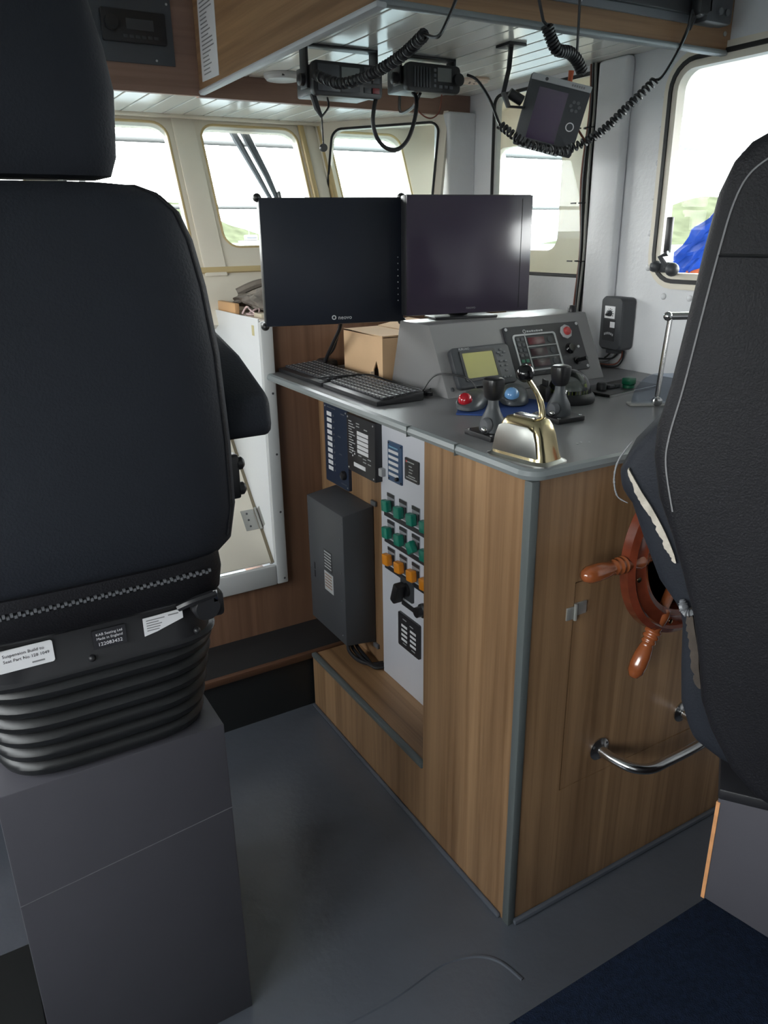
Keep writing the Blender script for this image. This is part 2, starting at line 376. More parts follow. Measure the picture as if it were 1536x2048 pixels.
# wing compartment outboard
ow = rrect(-3.06, 1.515, -2.62, 1.95, .06)
struct('wall_wing', B(lambda b: plate(b, [(-3.2, 1.3), (-2.24, 1.3), (-2.24, 2.12), (-3.2, 2.12)], [ow], 0, -.04, frame((2.4, 0, 0), (0, -1, 0), (0, 0, 1)))), cream)
struct('window_10', B(lambda b: prism(b, rrect(-3.066, 1.509, -2.614, 1.956, .06), -.02, -.025, frame((2.4, 0, 0), (0, -1, 0), (0, 0, 1)))), win_g)
struct('wall_wing_aft', B(lambda b: prism(b, [(1.986, 1.95), (2.44, 2.22), (2.44, 2.26), (1.986, 1.99)], 1.3, 2.12)), cream)
struct('ceiling_wing', B(lambda b: prism(b, [(1.80, 1.96), (1.99, 1.96), (2.46, 2.24), (2.46, 3.22), (1.80, 3.22)], 2.10, 2.13)), cream)
struct('floor_wing', B(lambda b: prism(b, [(1.986, 1.97), (2.44, 2.24), (2.44, 2.78), (1.986, 2.78)], 1.29, 1.31)), cream)
struct('roof_overhang', B(lambda b: prism(b, [(1.985, -1.4), (3.1, -1.4), (3.1, 2.9), (2.47, 2.9), (2.47, 2.23), (1.985, 1.945)], 2.065, 2.13)), cream)

# port and aft walls with windows
LW = frame((XL, 0, 0), (0, 1, 0), (0, 0, 1))
lh = [rrect(y0, 1.25, y0+.8, 2.02, .06) for y0 in (-.95, .1, 1.15)]
struct('wall_port', B(lambda b: plate(b, [(-1.35, 0), (3.15, 0), (3.15, 2.42), (-1.35, 2.42)], lh, 0, -.04, LW)), white_wall)
for k, y0 in enumerate((-.95, .1, 1.15)):
    struct('window_%d' % (11+k), B(lambda b: prism(b, rrect(y0-.006, 1.244, y0+.806, 2.026, .06), -.02, -.025, LW)), win_g)
AW = frame((0, YA, 0), (-1, 0, 0), (0, 0, 1))
struct('wall_aft', B(lambda b: plate(b, [(-1.99, 0), (1.64, 0), (1.64, 2.42), (-1.99, 2.42)], [], 0, -.04, AW)), white_wall)

# ceilings
struct('ceiling', B(lambda b: box(b, (XL-.04, YA-.04, 2.40), (XW+.03, 2.66, 2.44))), plank_m)
sf = struct('ceiling_soffit', B(lambda b: box(b, (.903, 1.54, 2.0925), (XW, 2.655, 2.11))), dk_grey, 'lowered plank soffit over the helm console')
n = 14; wpl = (XW-.904)/n
pb = bmesh.new(); box(pb, (.003, 0, 0), (wpl-.003, 1.112, .012), .0015)
pme = bpy.data.meshes.new('plank'); pb.to_mesh(pme); pb.free(); pme.materials.append(plank_m)
for i in range(n): link('plank', pme, sf, T(.904+i*wpl, 1.54, 2.08))
ff = struct('ceiling_forward', B(lambda b: box(b, (XL, 2.682, 2.028), (1.99, 3.16, 2.045))), dk_grey, 'lowered plank ceiling in front of the beam')
pb = bmesh.new(); box(pb, (.003, 0, 0), (.072, .474, .012), .0015)
pme = bpy.data.meshes.new('plank'); pb.to_mesh(pme); pb.free(); pme.materials.append(plank_m)
for i in range(47): link('plank', pme, ff, T(XL+.01+i*.075, 2.682, 2.0155))
obj('cornice', B(lambda b: box(b, (XL, 3.075, 2.003), (1.52, 3.10, 2.017), .004)), cream, ff)

# overhead fascias
fa = struct('trim_1', B(lambda b: box(b, (.884, 1.52, 2.028), (.902, 2.655, 2.40))), oakY, 'oak overhead fascia board running fore and aft')
obj('bead', B(lambda b: box(b, (.880, 1.515, 2.016), (.906, 2.655, 2.029), .005)), lbl_grey, fa)
fb = struct('trim_2', B(lambda b: box(b, (.902, 1.52, 2.034), (1.949, 1.538, 2.40))), oakX, 'oak overhead fascia board running athwart above the helm')
obj('bead', B(lambda b: box(b, (.884, 1.516, 2.022), (1.949, 1.542, 2.035), .005)), edge_m, fb)
obj('screw', B(lambda b: lathe(b, [(.006, 0), (.006, .002), (.002, .003)], 10, frame((1.925, 1.52, 2.07), (1, 0, 0), (0, 0, 1)))), steel_d, fb)
fc = struct('trim_3', B(lambda b: box(b, (.884, 2.655, 2.012), (1.949, 2.68, 2.095))), walnutX, 'brown beam across the front of the soffit')
fd = struct('trim_4', B(lambda b: box(b, (XL, 2.640, 2.012), (.884, 2.655, 2.40))), walnutX, 'brown overhead fascia with grey stereo panel')

# forward bulkhead and steps
struct('wall_bulkhead', B(lambda b: box(b, (.933, YB, 0), (XW, YB+.02, 1.317))), walnut, 'brown laminate bulkhead below the front windows')
struct('wall_bulkhead_low', B(lambda b: box(b, (XL, YB, 0), (.933, YB+.02, .404))), walnut, 'brown laminate bulkhead under the white locker')
struct('wall_bulkhead_port', B(lambda b: box(b, (XL, YB, .404), (.25, YB+.02, 1.317))), walnut, 'brown laminate bulkhead on the port side')
st = struct('step', B(lambda b: box(b, (XL, 2.178, 0), (1.128, YB-.001, .205))), mat('black_step_paint', srgb(30, 32, 33), .5), 'black painted step along the bulkhead')
obj('nosing', B(lambda b: box(b, (XL, 2.162, .195), (1.126, 2.182, .219), .003)), mat('brown_nosing', srgb(96, 66, 48), .5), st)
obj('tread', B(lambda b: box(b, (XL, 2.182, .205), (1.126, YB-.002, .214))), mat('black_tread_rubber', srgb(26, 26, 28), .7), st)
dash = thing('dash_shelf', 'wooden dash shelf under the raked front windows', 'shelf', (1.2, 2.6, 1.30))
obj('top', B(lambda b: box(b, (.935, YB+.001, 1.318), (XW-.03, 2.83, 1.335), .003)), mat('pale_shelf', srgb(206, 190, 176), .5), dash)
obj('fiddle', B(lambda b: box(b, (.936, 2.62, 1.3352), (.954, 2.80, 1.374), .004)), mat('light_varnished_wood', srgb(206, 162, 116), .4), dash)
obj('support', B(lambda b: box(b, (.95, 2.44, .30), (1.9, 2.80, 1.318))), walnut, dash)

# white moulded locker recess left of the console
lk = thing('locker', 'white moulded locker recess with sloping hinged lid beside the keyboards', 'locker', (.6, 2.4, .4))
def flange(b):
    box(b, (.926, YB-.022, .405), (.970, YB-.001, 1.334), .006); box(b, (.25, YB-.022, .405), (.927, YB-.001, .482), .006)
obj('flange', B(flange), white_flange, lk)
obj('side_wall', B(lambda b: box(b, (.9265, YB-.0005, .425), (.932, 2.83, 1.342), .002)), white_box, lk)
SLP = frame((.25, 2.378, .482), (1, 0, 0), (0, .339, .386))
lid = obj('lid', B(lambda b: box(b, (0, .012, -.012), (.664, .70, 0), .002, SLP)), cream, lk)
obj('lid_seam', B(lambda b: box(b, (.664, .01, -.02), (.6755, .72, -.002), 0, SLP)), mat('tan_seam_rubber', srgb(120, 110, 90), .6), lk)  # tan strip filling the seam between lid and side wall
obj('end_wall', B(lambda b: box(b, (.257, 2.82, .43), (.926, 2.83, 1.33))), white_box, lk)
obj('port_wall', B(lambda b: box(b, (.251, YB+.021, .425), (.257, 2.82, 1.33))), white_box, lk)
hg = obj('hinge', B(lambda b: (box(b, (.612, .145, 0), (.660, .225, .003), .001, SLP), tube(b, [SLP @ Vector((.668, y, .004)) for y in (.142, .228)], .005, 8), box(b, (.6755-.0, .148, -.03), (.679, .222, .03), .001, SLP))), steel_d, lk)
for y in (.16, .185, .21): obj('screw', B(lambda b: lathe(b, [(.004, 0), (.004, .001), (.001, .002)], 8, SLP @ T(.632, y, .003))), dk_grey, hg)
for z in (1.10, .89, .68, .425): obj('screw', B(lambda b: lathe(b, [(.004, 0), (.004, .001), (.001, .002)], 8, frame((.955, YB-.022, z), (1, 0, 0), (0, 0, 1)))), dk_grey, lk)
obj('stain', B(lambda b: box(b, (.9255, 2.425, 1.285), (.9265, 2.445, 1.318), 0)), mat('glue_stain', srgb(206, 196, 150), .7), lk)

# ================================================================== HELM CONSOLE
hc = thing('helm_console', 'oak laminate helm console with recessed electrical bay and steering wheel', 'console', (1.3, 1.6, 0))
obj('side_panel', B(lambda b: box(b, (.958, 1.092, 0), (1.118, 1.455, 1.142))), oakZ, hc)
dh = [(1.095, .345), (1.60, .345), (1.60, .892), (1.095, .892)]
AF = frame((0, 1.074, 0), (1, 0, 0), (0, 0, 1))
obj('aft_panel', B(lambda b: plate(b, [(.972, 0), (XW-.003, 0), (XW-.003, 1.142), (.972, 1.142)], [dh], 0, -.018, AF)), oakZ, hc)
obj('backing', B(lambda b: box(b, (1.08, 1.093, .33), (1.62, 1.097, .91))), ink, hc)
dr = obj('access_door', B(lambda b: box(b, (1.098, 1.0745, .348), (1.597, 1.091, .889))), oakZ, hc)
obj('hinge', B(lambda b: (box(b, (1.073, 1.070, .806), (1.094, 1.074, .836), .001), box(b, (1.099, 1.070, .812), (1.130, 1.0745, .842), .001), tube(b, [(1.0965, 1.069, .803), (1.0965, 1.069, .843)], .004))), steel_d, dr)
obj('corner_bead', B(lambda b: box(b, (.954, 1.070, 0), (.976, 1.094, 1.1415), .004)), bead_m, hc)
obj('base_bead', B(lambda b: (box(b, (.946, 1.10, 0), (.958, 2.16, .014), .005), box(b, (.97, 1.060, 0), (XW-.003, 1.074, .016), .006))), floor_m, hc)
obj('recess_back', B(lambda b: box(b, (1.13, 1.455, .2), (1.145, YB-.003, 1.142))), oakZ, hc)
obj('step_front', B(lambda b: box(b, (.958, 1.455, 0), (.974, 2.160, .206))), oakZ, hc)
obj('step_top', B(lambda b: box(b, (.974, 1.455, .19), (1.13, 2.160, .2135))), oakY, hc)
obj('step_bead', B(lambda b: box(b, (.953, 1.457, .203), (.972, 2.162, .2185), .004)), bead_m, hc)
wt = thing('worktop', 'grey laminate worktop of the helm console with rounded edge band', 'worktop', (1.4, 1.7, 1.143))
def wt_poly():
    p = [(XW-.002, YB-.002), (.949, YB-.002)]
    for k in range(9):
        a = math.radians(180+90*k/8); p.append((.949+.03+.03*math.cos(a), 1.067+.03+.03*math.sin(a)))
    return p+[(XW-.002, 1.067)]
obj('top', B(lambda b: prism(b, wt_poly(), 1.143, ZC)), counter_m, wt)
def band(b):
    pts = [(.949, YB-.004, 1.155)]+[(x, y, 1.155) for x, y in wt_poly()[2:]]
    tube(b, pts, .0125, 8)
obj('edge_band', B(band), edge_m, wt)
for y in (1.50, 1.305): obj('band_joint', B(lambda b: box(b, (.936, y-.0009, 1.142), (.951, y+.0009, 1.1678))), bead_m, wt)
obj('screw_hole', B(lambda b: [lathe(b, [(.003, 0), (.003, .0006), (.001, .0008)], 8, T(x, y, ZC)) for x, y in ((1.16, 1.165), (1.175, 1.17), (1.19, 1.16))]), lbl_grey, wt)

# ---------------- electrical bay: white switchboard
def WP(x): return frame((x, 0, 0), (0, -1, 0), (0, 0, 1))
sb = thing('switchboard', 'white switch panel with green and orange rotary knobs in the console bay', 'switchboard', (1.12, 1.75, .214))
obj('panel', B(lambda b: box(b, (1.115, 1.50, .2145), (1.1295, 1.935, 1.140), .001)), mat('white_switch_panel', srgb(214, 216, 224), .4), sb)
F = WP(1.115)
pn = obj('alarm_panel', B(lambda b: prism(b, rrect(-1.885, .903, -1.806, 1.024, .003), 0, .004, F)), mat('blue_alarm_panel', srgb(44, 76, 112), .35), sb)
for k in range(5): obj('label_strip', B(lambda b: box(b, (-1.880, .990-.0175*k, .004), (-1.825, .999-.0175*k, .0047), 0, F)), lbl_white, pn)
obj('title_strip', B(lambda b: box(b, (-1.877, 1.006, .004), (-1.828, 1.010, .0046), 0, F)), mat('pale_blue_ink', srgb(120, 170, 196), .5), pn)
obj('switch', B(lambda b: lathe(b, [(.006, 0), (.006, .008), (.004, .01)], 10, F @ T(-1.828, .918, .004))), bl_plastic, pn)
obj('red_mark', B(lambda b: box(b, (-1.845, .912, .004), (-1.837, .918, .0046), 0, F)), red_b, pn)
for y, z in ((-1.88, 1.018), (-1.811, 1.018), (-1.811, .909), (-1.88, .909)): obj('screw', B(lambda b: lathe(b, [(.003, 0), (.003, .001), (.001, .002)], 8, F @ T(y, z, .004))), ink, pn)
pn = obj('ammeter_plate', B(lambda b: prism(b, rrect(-1.790, .930, -1.716, .996, .004), 0, .004, F)), blk_panel, sb)
obj('print', B(lambda b: [box(b, (x0, z, .004), (x1, z+.003, .0045), 0, F) for x0, x1, z in ((-1.775, -1.74, .984), (-1.768, -1.752, .972), (-1.766, -1.746, .963), (-1.768, -1.75, .954), (-1.77, -1.735, .944), (-1.782, -1.725, .937))]), lbl_grey, pn)
obj('red_mark', B(lambda b: box(b, (-1.783, .983, .004), (-1.776, .989, .0046), 0, F)), red_b, pn)
kb = bmesh.new(); lathe(kb, [(.008, 0), (.008, .007)], 12); prism(kb, rrect(-.0165, -.0175, .0165, .0175, .004, 3), .006, .025, bev=.003, smooth=True)
kme = bpy.data.meshes.new('knob'); kb.to_mesh(kme); kb.free(); kme.set_sharp_from_angle(angle=.7)
kmeG = kme; kmeG.materials.append(green_k); kmeO = kme.copy(); kmeO.materials.clear(); kmeO.materials.append(orange_k)
pb = bmesh.new(); prism(pb, rrect(-.020, -.030, .020, .030, .003), 0, .003)
plm = bpy.data.meshes.new('switch_plate'); pb.to_mesh(plm); pb.free(); plm.materials.append(mat('grey_switch_plate', srgb(150, 152, 158), .4))
tb = bmesh.new(); box(tb, (-.020, .019, .003), (.020, .030, .004)); box(tb, (.012, -.012, .003), (.02, .012, .004))
tbm = bpy.data.meshes.new('legend'); tb.to_mesh(tb_me := bpy.data.meshes.new('legend')); tb.free(); tb_me.materials.append(blk_panel)
for row, (z, me_, lab) in enumerate(((.825, kmeG, 'green'), (.738, kmeG, 'green'), (.648, kmeO, 'orange'))):
    for i, y in enumerate((1.873, 1.803, 1.733, 1.663)):
        sp = link('switch_plate', plm, sb, F @ T(-y, z+.005, 0)); link('legend', tb_me, sp, F @ T(-y, z+.005, 0))
        rot = R(35, 'Z') if (row == 1 and i == 2) else R(6, 'Z')
        k = link('knob', me_, sb, F @ T(-y-.002, z-.001, .002) @ rot); k['label'] = lab+' rotary knob'
    obj('legend_strip', B(lambda b: box(b, (-1.915, z-.046, 0), (-1.51, z-.031, .002), 0, F)), blk_panel, sb)
rs = obj('rotary_switch', B(lambda b: prism(b, rrect(-1.815, .545, -1.745, .615, .006), 0, .006, F)), dk_grey, sb)
obj('knob', B(lambda b: (lathe(b, [(.022, 0), (.02, .008)], 20, F @ T(-1.78, .58, .006)), box(b, (-.016, -.034, 0), (.010, .034, .035), .006, F @ T(-1.785, .572, .014) @ R(-20, 'Z')))), bl_plastic, rs)
obj('legend_strip', B(lambda b: box(b, (-1.815, .515, 0), (-1.735, .532, .002), 0, F)), blk_panel, sb)
obj('knob', B(lambda b: lathe(b, [(.022, 0), (.022, .01), (.016, .014), (.016, .03)], 20, F @ T(-1.69, .548, 0))), bl_plastic, sb)
pn = obj('breaker_panel', B(lambda b: prism(b, rrect(-1.828, .372, -1.706, .488, .005), 0, .007, F)), blk_panel, sb)
for c in range(2):
    for k in range(4): obj('label_strip', B(lambda b: box(b, (-1.808+c*.05, .444-k*.016, .007), (-1.775+c*.05, .452-k*.016, .0077), 0, F)), lbl_white, pn)
obj('print', B(lambda b: [box(b, (x, z, .007), (x+.02, z+.003, .0075), 0, F) for x, z in ((-1.80, .47), (-1.76, .463), (-1.80, .386), (-1.75, .384))]), lbl_grey, pn)

# navy alarm panel on the bay's back
na = thing('alarm_panel', 'navy alarm panel with a column of white label strips', 'panel', (1.13, 2.23, .785))
F2 = WP(1.125)
obj('plate', B(lambda b: prism(b, rrect(-2.325, .785, -2.155, 1.060, .004), -.005, .006, F2)), navy, na)
for k in range(10): obj('label_strip', B(lambda b: box(b, (-2.302, 1.020-.0212*k, .006), (-2.268, 1.034-.0212*k, .0067), 0, F2)), lbl_white, na)
obj('lamp', B(lambda b: [lathe(b, [(.0035, 0), (.0035, .002), (.001, .003)], 8, F2 @ T(-2.252, 1.026-.0212*k, .006)) for k in range(10)]), md_grey, na)
obj('buzzer', B(lambda b: lathe(b, [(.016, 0), (.016, .008), (.013, .012), (.01, .010)], 20, F2 @ T(-2.185, .835, .006))), bl_plastic, na)
obj('print', B(lambda b: [box(b, (x, z, .006), (x+w_, z+.003, .0065), 0, F2) for x, z, w_ in ((-2.3, 1.048, .06), (-2.20, 1.04, .025), (-2.225, .96, .02), (-2.22, .9, .02), (-2.21, .80, .04))]), md_grey, na)
for y, z in ((-2.315, 1.05), (-2.165, 1.05), (-2.165, .795)): obj('screw', B(lambda b: lathe(b, [(.003, 0), (.003, .001), (.001, .002)], 8, F2 @ T(y, z, .006))), steel_d, na)
# black monitoring unit
mu = thing('monitoring_unit', 'black wall unit with white legend block beside the white switch panel', 'panel', (1.13, 2.0, .87))
F3 = WP(1.09)
obj('case', B(lambda b: box(b, (1.09, 1.925, .883), (1.1297, 2.105, 1.068), .003)), blk_panel, mu)
for k in range(5): obj('label_strip', B(lambda b: box(b, (-2.035, 1.012-.0145*k, 0), (-1.965, 1.0235-.0145*k, .0008), 0, F3)), lbl_white, mu)
obj('label_strip', B(lambda b: box(b, (-2.06, .905, 0), (-1.985, .918, .0008), 0, F3)), lbl_white, mu)
obj('print', B(lambda b: [box(b, (-2.09, z, 0), (-2.09+w_, z+.003, .0006), 0, F3) for z, w_ in [(1.045-.0085*k, .02+.01*(k % 3)) for k in range(13)]]+[box(b, (x, z, 0), (x+.02, z+.003, .0006), 0, F3) for x, z in ((-2.04, 1.045), (-2.04, 1.036), (-1.99, 1.034), (-2.03, .945), (-2.0, .94), (-1.97, .945), (-2.0, .93), (-1.97, .93))]), lbl_grey, mu)
for y, z in ((-2.095, 1.058), (-1.935, 1.058), (-1.935, .893), (-2.095, .893)): obj('screw', B(lambda b: lathe(b, [(.003, 0), (.003, .001), (.001, .002)], 8, F3 @ T(y, z, 0))), lbl_grey, mu)
obj('lamp', B(lambda b: [lathe(b, [(.003, 0), (.003, .002), (.001, .003)], 8, F3 @ T(y, z, 0)) for y, z in ((-2.065, .953), (-2.065, .938), (-2.052, .946))]), lbl_white, mu)
obj('plug', B(lambda b: box(b, (1.10, 1.905, .905), (1.122, 1.9255, .930), .003)), lbl_grey, mu)
# large charcoal cabinet
cb = thing('power_unit', 'tall charcoal steel power unit mounted in the console bay', 'electrical box', (1.07, 2.15, .28))
obj('case', B(lambda b: prism(b, [(1.015, .300), (1.129, .285), (1.129, .778), (1.015, .762)], 0, .265, Matrix(((1, 0, 0, 0), (0, 0, -1, 2.273), (0, 1, 0, 0), (0, 0, 0, 1))), .004)), char_steel, cb)
F4 = WP(1.015)
for y, z in [(-2.26, .74), (-2.26, .62), (-2.26, .50), (-2.02, .735), (-2.03, .68), (-2.03, .56), (-2.03, .46), (-2.03, .33), (-2.26, .38)]:
    obj('screw', B(lambda b: lathe(b, [(.0035, 0), (.0035, .001), (.001, .002)], 8, F4 @ T(y, z, 0))), md_grey, cb)
lb = obj('rating_label', B(lambda b: box(b, (-2.155, .535, 0), (-2.095, .605, .0008), 0, F4)), blk_panel, cb)
obj('print', B(lambda b: [box(b, (-2.15, .595-.011*k, .0008), (-2.10, .600-.011*k, .0013), 0, F4) for k in range(6)]), lbl_grey, lb)
lb = obj('warning_label', B(lambda b: box(b, (-2.155, .455, 0), (-2.09, .525, .0008), 0, F4)), lbl_grey, cb)
obj('print', B(lambda b: [box(b, (-2.15, .513-.011*k, .0008), (-2.10, .517-.011*k, .0013), 0, F4) for k in range(5)]), mat('brown_ink', srgb(140, 110, 90), .6), lb)
obj('slot', B(lambda b: [box(b, (-2.235, .50-.03*k, 0), (-2.228, .525-.03*k, .001), 0, F4) for k in range(2)]), ink, cb)
for y, z in ((-2.0, .79), (-2.0, .275)): obj('mount_tab', B(lambda b: box(b, (1.12, 1.985, z-.008), (1.1295, 2.015, z+.008), .002)), md_grey, cb)
for k, dy in enumerate((0, .012, .024)):
    tag(obj('power_cable', B(lambda b: tube(b, spline([(1.05+.02*k, 2.06+dy, .292), (1.045+.02*k, 2.05+dy, .255), (1.06+.015*k, 2.01, .232), (1.09, 1.975-dy, .2255), (1.127, 1.962-dy, .2255)], 6), .007, 8)), cable_m), 'black power cable leaving the base of the charcoal power unit', 'cable', 'cables below the power unit')

# ================================================================== ON THE WORKTOP
ib = thing('instrument_housing', 'grey sloping instrument housing on the worktop', 'housing', (1.49, 1.84, ZC))
prof = [(1.700, ZC), (2.003, ZC), (1.951, 1.357), (1.800, 1.357)]
IBM = Matrix(((0, 0, 1, 0), (1, 0, 0, 0), (0, 1, 0, 0), (0, 0, 0, 1)))
obj('case', B(lambda b: prism(b, prof, 1.197, 1.785, IBM, .003)), instr_m, ib)
obj('cap', B(lambda b: lathe(b, [(.013, 0), (.013, .012), (.008, .02), (.001, .021)], 16, T(1.755, 1.83, 1.357))), bl_plastic, ib)
IF = frame((1.197, 1.70, ZC), (1, 0, 0), (0, .1, .19))
obj('screw', B(lambda b: lathe(b, [(.006, 0), (.006, .002), (.002, .003)], 10, IF @ T(.02, .025, 0))), md_grey, ib)
# display
ds = thing('depth_display', 'dark grey display with olive screen on the instrument housing', 'display', IF @ Vector((.13, .02, 0)))
obj('case', B(lambda b: prism(b, rrect(.032, .018, .235, .136, .014), .002, .022, IF, .004, True)), dk_grey, ds)
obj('screen', B(lambda b: prism(b, rrect(.066, .044, .172, .117, .003), .0223, .0232, IF)), lcd_y, ds)
obj('bezel', B(lambda b: plate(b, rrect(.058, .036, .180, .124, .004), [rrect(.066, .044, .172, .117, .003)], .0218, .0245, IF)), bl_plastic, ds)
for x, y in ((.201, .117), (.212, .109), (.201, .101), (.190, .109), (.192, .083), (.209, .083), (.192, .070), (.209, .070), (.204, .055), (.192, .036), (.202, .036), (.213, .036)):
    obj('button', B(lambda b: box(b, (x-.0045, y-.003, .022), (x+.0045, y+.003, .0245), .001, IF)), md_grey, ds)
text('lettering', 'FURUNO', .009, IF @ T(.06, .1265, .0222), lbl_grey, ds)
# engine control panel
ep = thing('engine_panel', 'black engine control panel with three readouts and a red button', 'panel', IF @ Vector((.39, .03, 0)))
obj('plate', B(lambda b: prism(b, rrect(.243, .033, .535, .186, .006), .0, .008, IF, .002)), blk_panel, ep)
obj('keypad_frame', B(lambda b: plate(b, rrect(.268, .046, .432, .160, .010), [rrect(.273, .051, .427, .155, .008)], .008, .0105, IF)), lbl_grey, ep)
obj('divider', B(lambda b: (box(b, (.313, .052, .008), (.3155, .154, .0102), 0, IF), box(b, (.315, .119, .008), (.427, .1215, .0102), 0, IF), box(b, (.315, .085, .008), (.427, .0875, .0102), 0, IF))), lbl_grey, ep)
for k in range(3):
    obj('readout', B(lambda b: box(b, (.322, .126-.034*k, .008), (.385, .148-.034*k, .0093), .001, IF)), mat('dark_red_readout', srgb(62+30*(k == 0), 40, 46), .2), ep)
    obj('button', B(lambda b: lathe(b, [(.010, 0), (.010, .0015), (.004, .002)], 14, IF @ T(.407, .137-.034*k, .008))), dk_grey, ep)
for r_ in range(6):
    for c in range(2):
        m_ = {4: mat('green_key', srgb(40, 110, 84), .4), 5: red_btn}.get(r_, dk_grey)
        obj('key', B(lambda b: box(b, (.279+.017*c, .140-.0165*r_, .008), (.291+.017*c, .150-.0165*r_, .0095), .001, IF)), m_, ep)
obj('print', B(lambda b: [box(b, (.327+.009*k, .165, .008), (.334+.009*k, .170-.001*(k % 2), .0085), 0, IF) for k in range(7)]), lbl_grey, ep)
obj('emblem', B(lambda b: plate(b, [(.318+.006*math.cos(a*.524), .168+.006*math.sin(a*.524)) for a in range(12)], [[(.318+.004*math.cos(a*.524), .168+.004*math.sin(a*.524)) for a in range(12)]], .008, .0086, IF)), lbl_grey, ep)
ek = obj('emergency_button', B(lambda b: lathe(b, [(.022, 0), (.022, .004), (.018, .006), (.0165, .006)], 8, IF @ T(.476, .155, .008))), lbl_grey, ep)
obj('red_cap', B(lambda b: lathe(b, [(.013, 0), (.013, .006), (.009, .010), (.001, .011)], 18, IF @ T(.476, .155, .013))), red_btn, ek)
obj('dial', B(lambda b: lathe(b, [(.017, 0), (.017, .002), (.013, .006), (.012, .012)], 20, IF @ T(.475, .102, .008))), bl_gloss, ep)
obj('lamp', B(lambda b: lathe(b, [(.004, 0), (.004, .003), (.001, .004)], 10, IF @ T(.509, .105, .008))), lbl_white, ep)
obj('toggle', B(lambda b: (lathe(b, [(.012, 0), (.012, .004)], 14, IF @ T(.49, .062, .008)), tube(b, [IF @ Vector(p) for p in ((.49, .062, .01), (.50, .058, .04))], .006))), bl_gloss, ep)
for x, y in ((.252, .178), (.527, .178), (.252, .042), (.527, .042)): obj('screw', B(lambda b: lathe(b, [(.005, 0), (.005, .0015), (.0015, .0025)], 10, IF @ T(x, y, .008))), lbl_grey, ep)

# keyboards
def keyboard(y0, label, dx=0):
    k = thing('keyboard', label, 'keyboard', (1.058+dx, y0+.16, ZC), 'compact keyboards on the worktop')
    Mx = T(.985+dx, y0, ZC+.001)
    obj('base', B(lambda b: prism(b, [(0, 0), (.148, 0), (.148, .024), (.13, .024), (0, .012)], 0, .322, Mx @ Matrix(((1, 0, 0, 0), (0, 0, 1, 0), (0, 1, 0, 0), (0, 0, 0, 1))), .002)), bl_plastic, k)
    def keys(b):
        for r in range(6):
            for c in range(16):
                x = .022+.0195*r; z = .0145+(x/.148)*.0095
                wv = .0165 if not (r == 0 and 5 <= c < 10) else .0195
                box(b, (x, .006+.0194*c, z-.002), (x+.0160, .006+.0194*c+wv, z+.0045), .0012, Mx, 1)
    ko = obj('keys', B(keys), mat('black_keycap', srgb(48, 48, 52), .45), k); ko['kind'] = 'stuff'
    def leg(b):
        for r in range(6):
            for c in range(16):
                x = .027+.0195*r; z = .0145+(x/.148)*.0095+.0047
                box(b, (x, .010+.0194*c, z-.0005), (x+.004, .016+.0194*c, z+.0002), 0, Mx)
    lo = obj('key_legends', B(leg), lbl_grey, k); lo['kind'] = 'stuff'
    return k
keyboard(1.725, 'compact black keyboard on the worktop nearer the instrument housing')
keyboard(2.058, 'compact black keyboard pushed up against the brown bulkhead')
tag(obj('keyboard_cable', B(lambda b: tube(b, spline([(.99, 2.09, ZC+.022), (1.06, 2.052, ZC+.028), (1.13, 2.02, ZC+.028), (1.165, 1.97, ZC+.015), (1.19, 1.85, ZC+.006), (1.185, 1.77, ZC+.02), (1.15, 1.755, ZC+.02), (1.17, 1.735, ZC+.06), (1.19, 1.70, ZC+.07), (1.24, 1.66, ZC+.055), (1.245, 1.62, ZC+.01), (1.235, 1.585, ZC+.012)], 8), .0025, 6)), cable_m), 'thin black cable curling over the keyboards to the red trackball', 'cable')
tag(obj('cable_connector', B(lambda b: (box(b, (1.155, 1.752, ZC+.004), (1.178, 1.79, ZC+.02), .005), box(b, (1.160, 1.738, ZC+.006), (1.172, 1.753, ZC+.016), .002))), bl_plastic), 'black cable plug lying against the housing side', 'plug')
# cardboard box
cbx = thing('cardboard_box', 'torn brown cardboard box behind the keyboards', 'box', (1.29, 2.14, ZC))
CB = frame((1.172, 0, 0), (0, -1, 0), (0, 0, 1))
tear = [(-2.072, ZC+.004), (-2.034, ZC+.004), (-2.038, ZC+.036), (-2.050, ZC+.062), (-2.068, ZC+.034)]
obj('side', B(lambda b: plate(b, [(-2.262, ZC), (-2.012, ZC), (-2.012, 1.303), (-2.262, 1.308)], [tear], 0, -.004, CB)), cardboard, cbx)
obj('body', B(lambda b: (box(b, (1.176, 2.258, ZC), (1.42, 2.262, 1.305)), box(b, (1.176, 2.012, ZC), (1.42, 2.016, 1.30)), box(b, (1.42, 2.012, ZC), (1.424, 2.262, 1.305)))), cardboard, cbx)
obj('flap', B(lambda b: (box(b, (1.172, 2.012, 1.303), (1.30, 2.262, 1.307)), box(b, (0, 0, 0), (.12, .25, .004), 0, T(1.302, 2.012, 1.305) @ R(-9, 'Y')))), cardboard, cbx)
obj('torn_edge', B(lambda b: (prism(b, [(-2.085, ZC), (-2.06, ZC+.003), (-2.066, ZC+.028), (-2.072, ZC+.01)], .0, .012, CB @ R(0, 'X')), prism(b, [(-2.06, ZC), (-2.03, ZC), (-2.04, ZC+.008)], 0, .02, CB))), mat('torn_paper', srgb(226, 206, 182), .9), cbx)

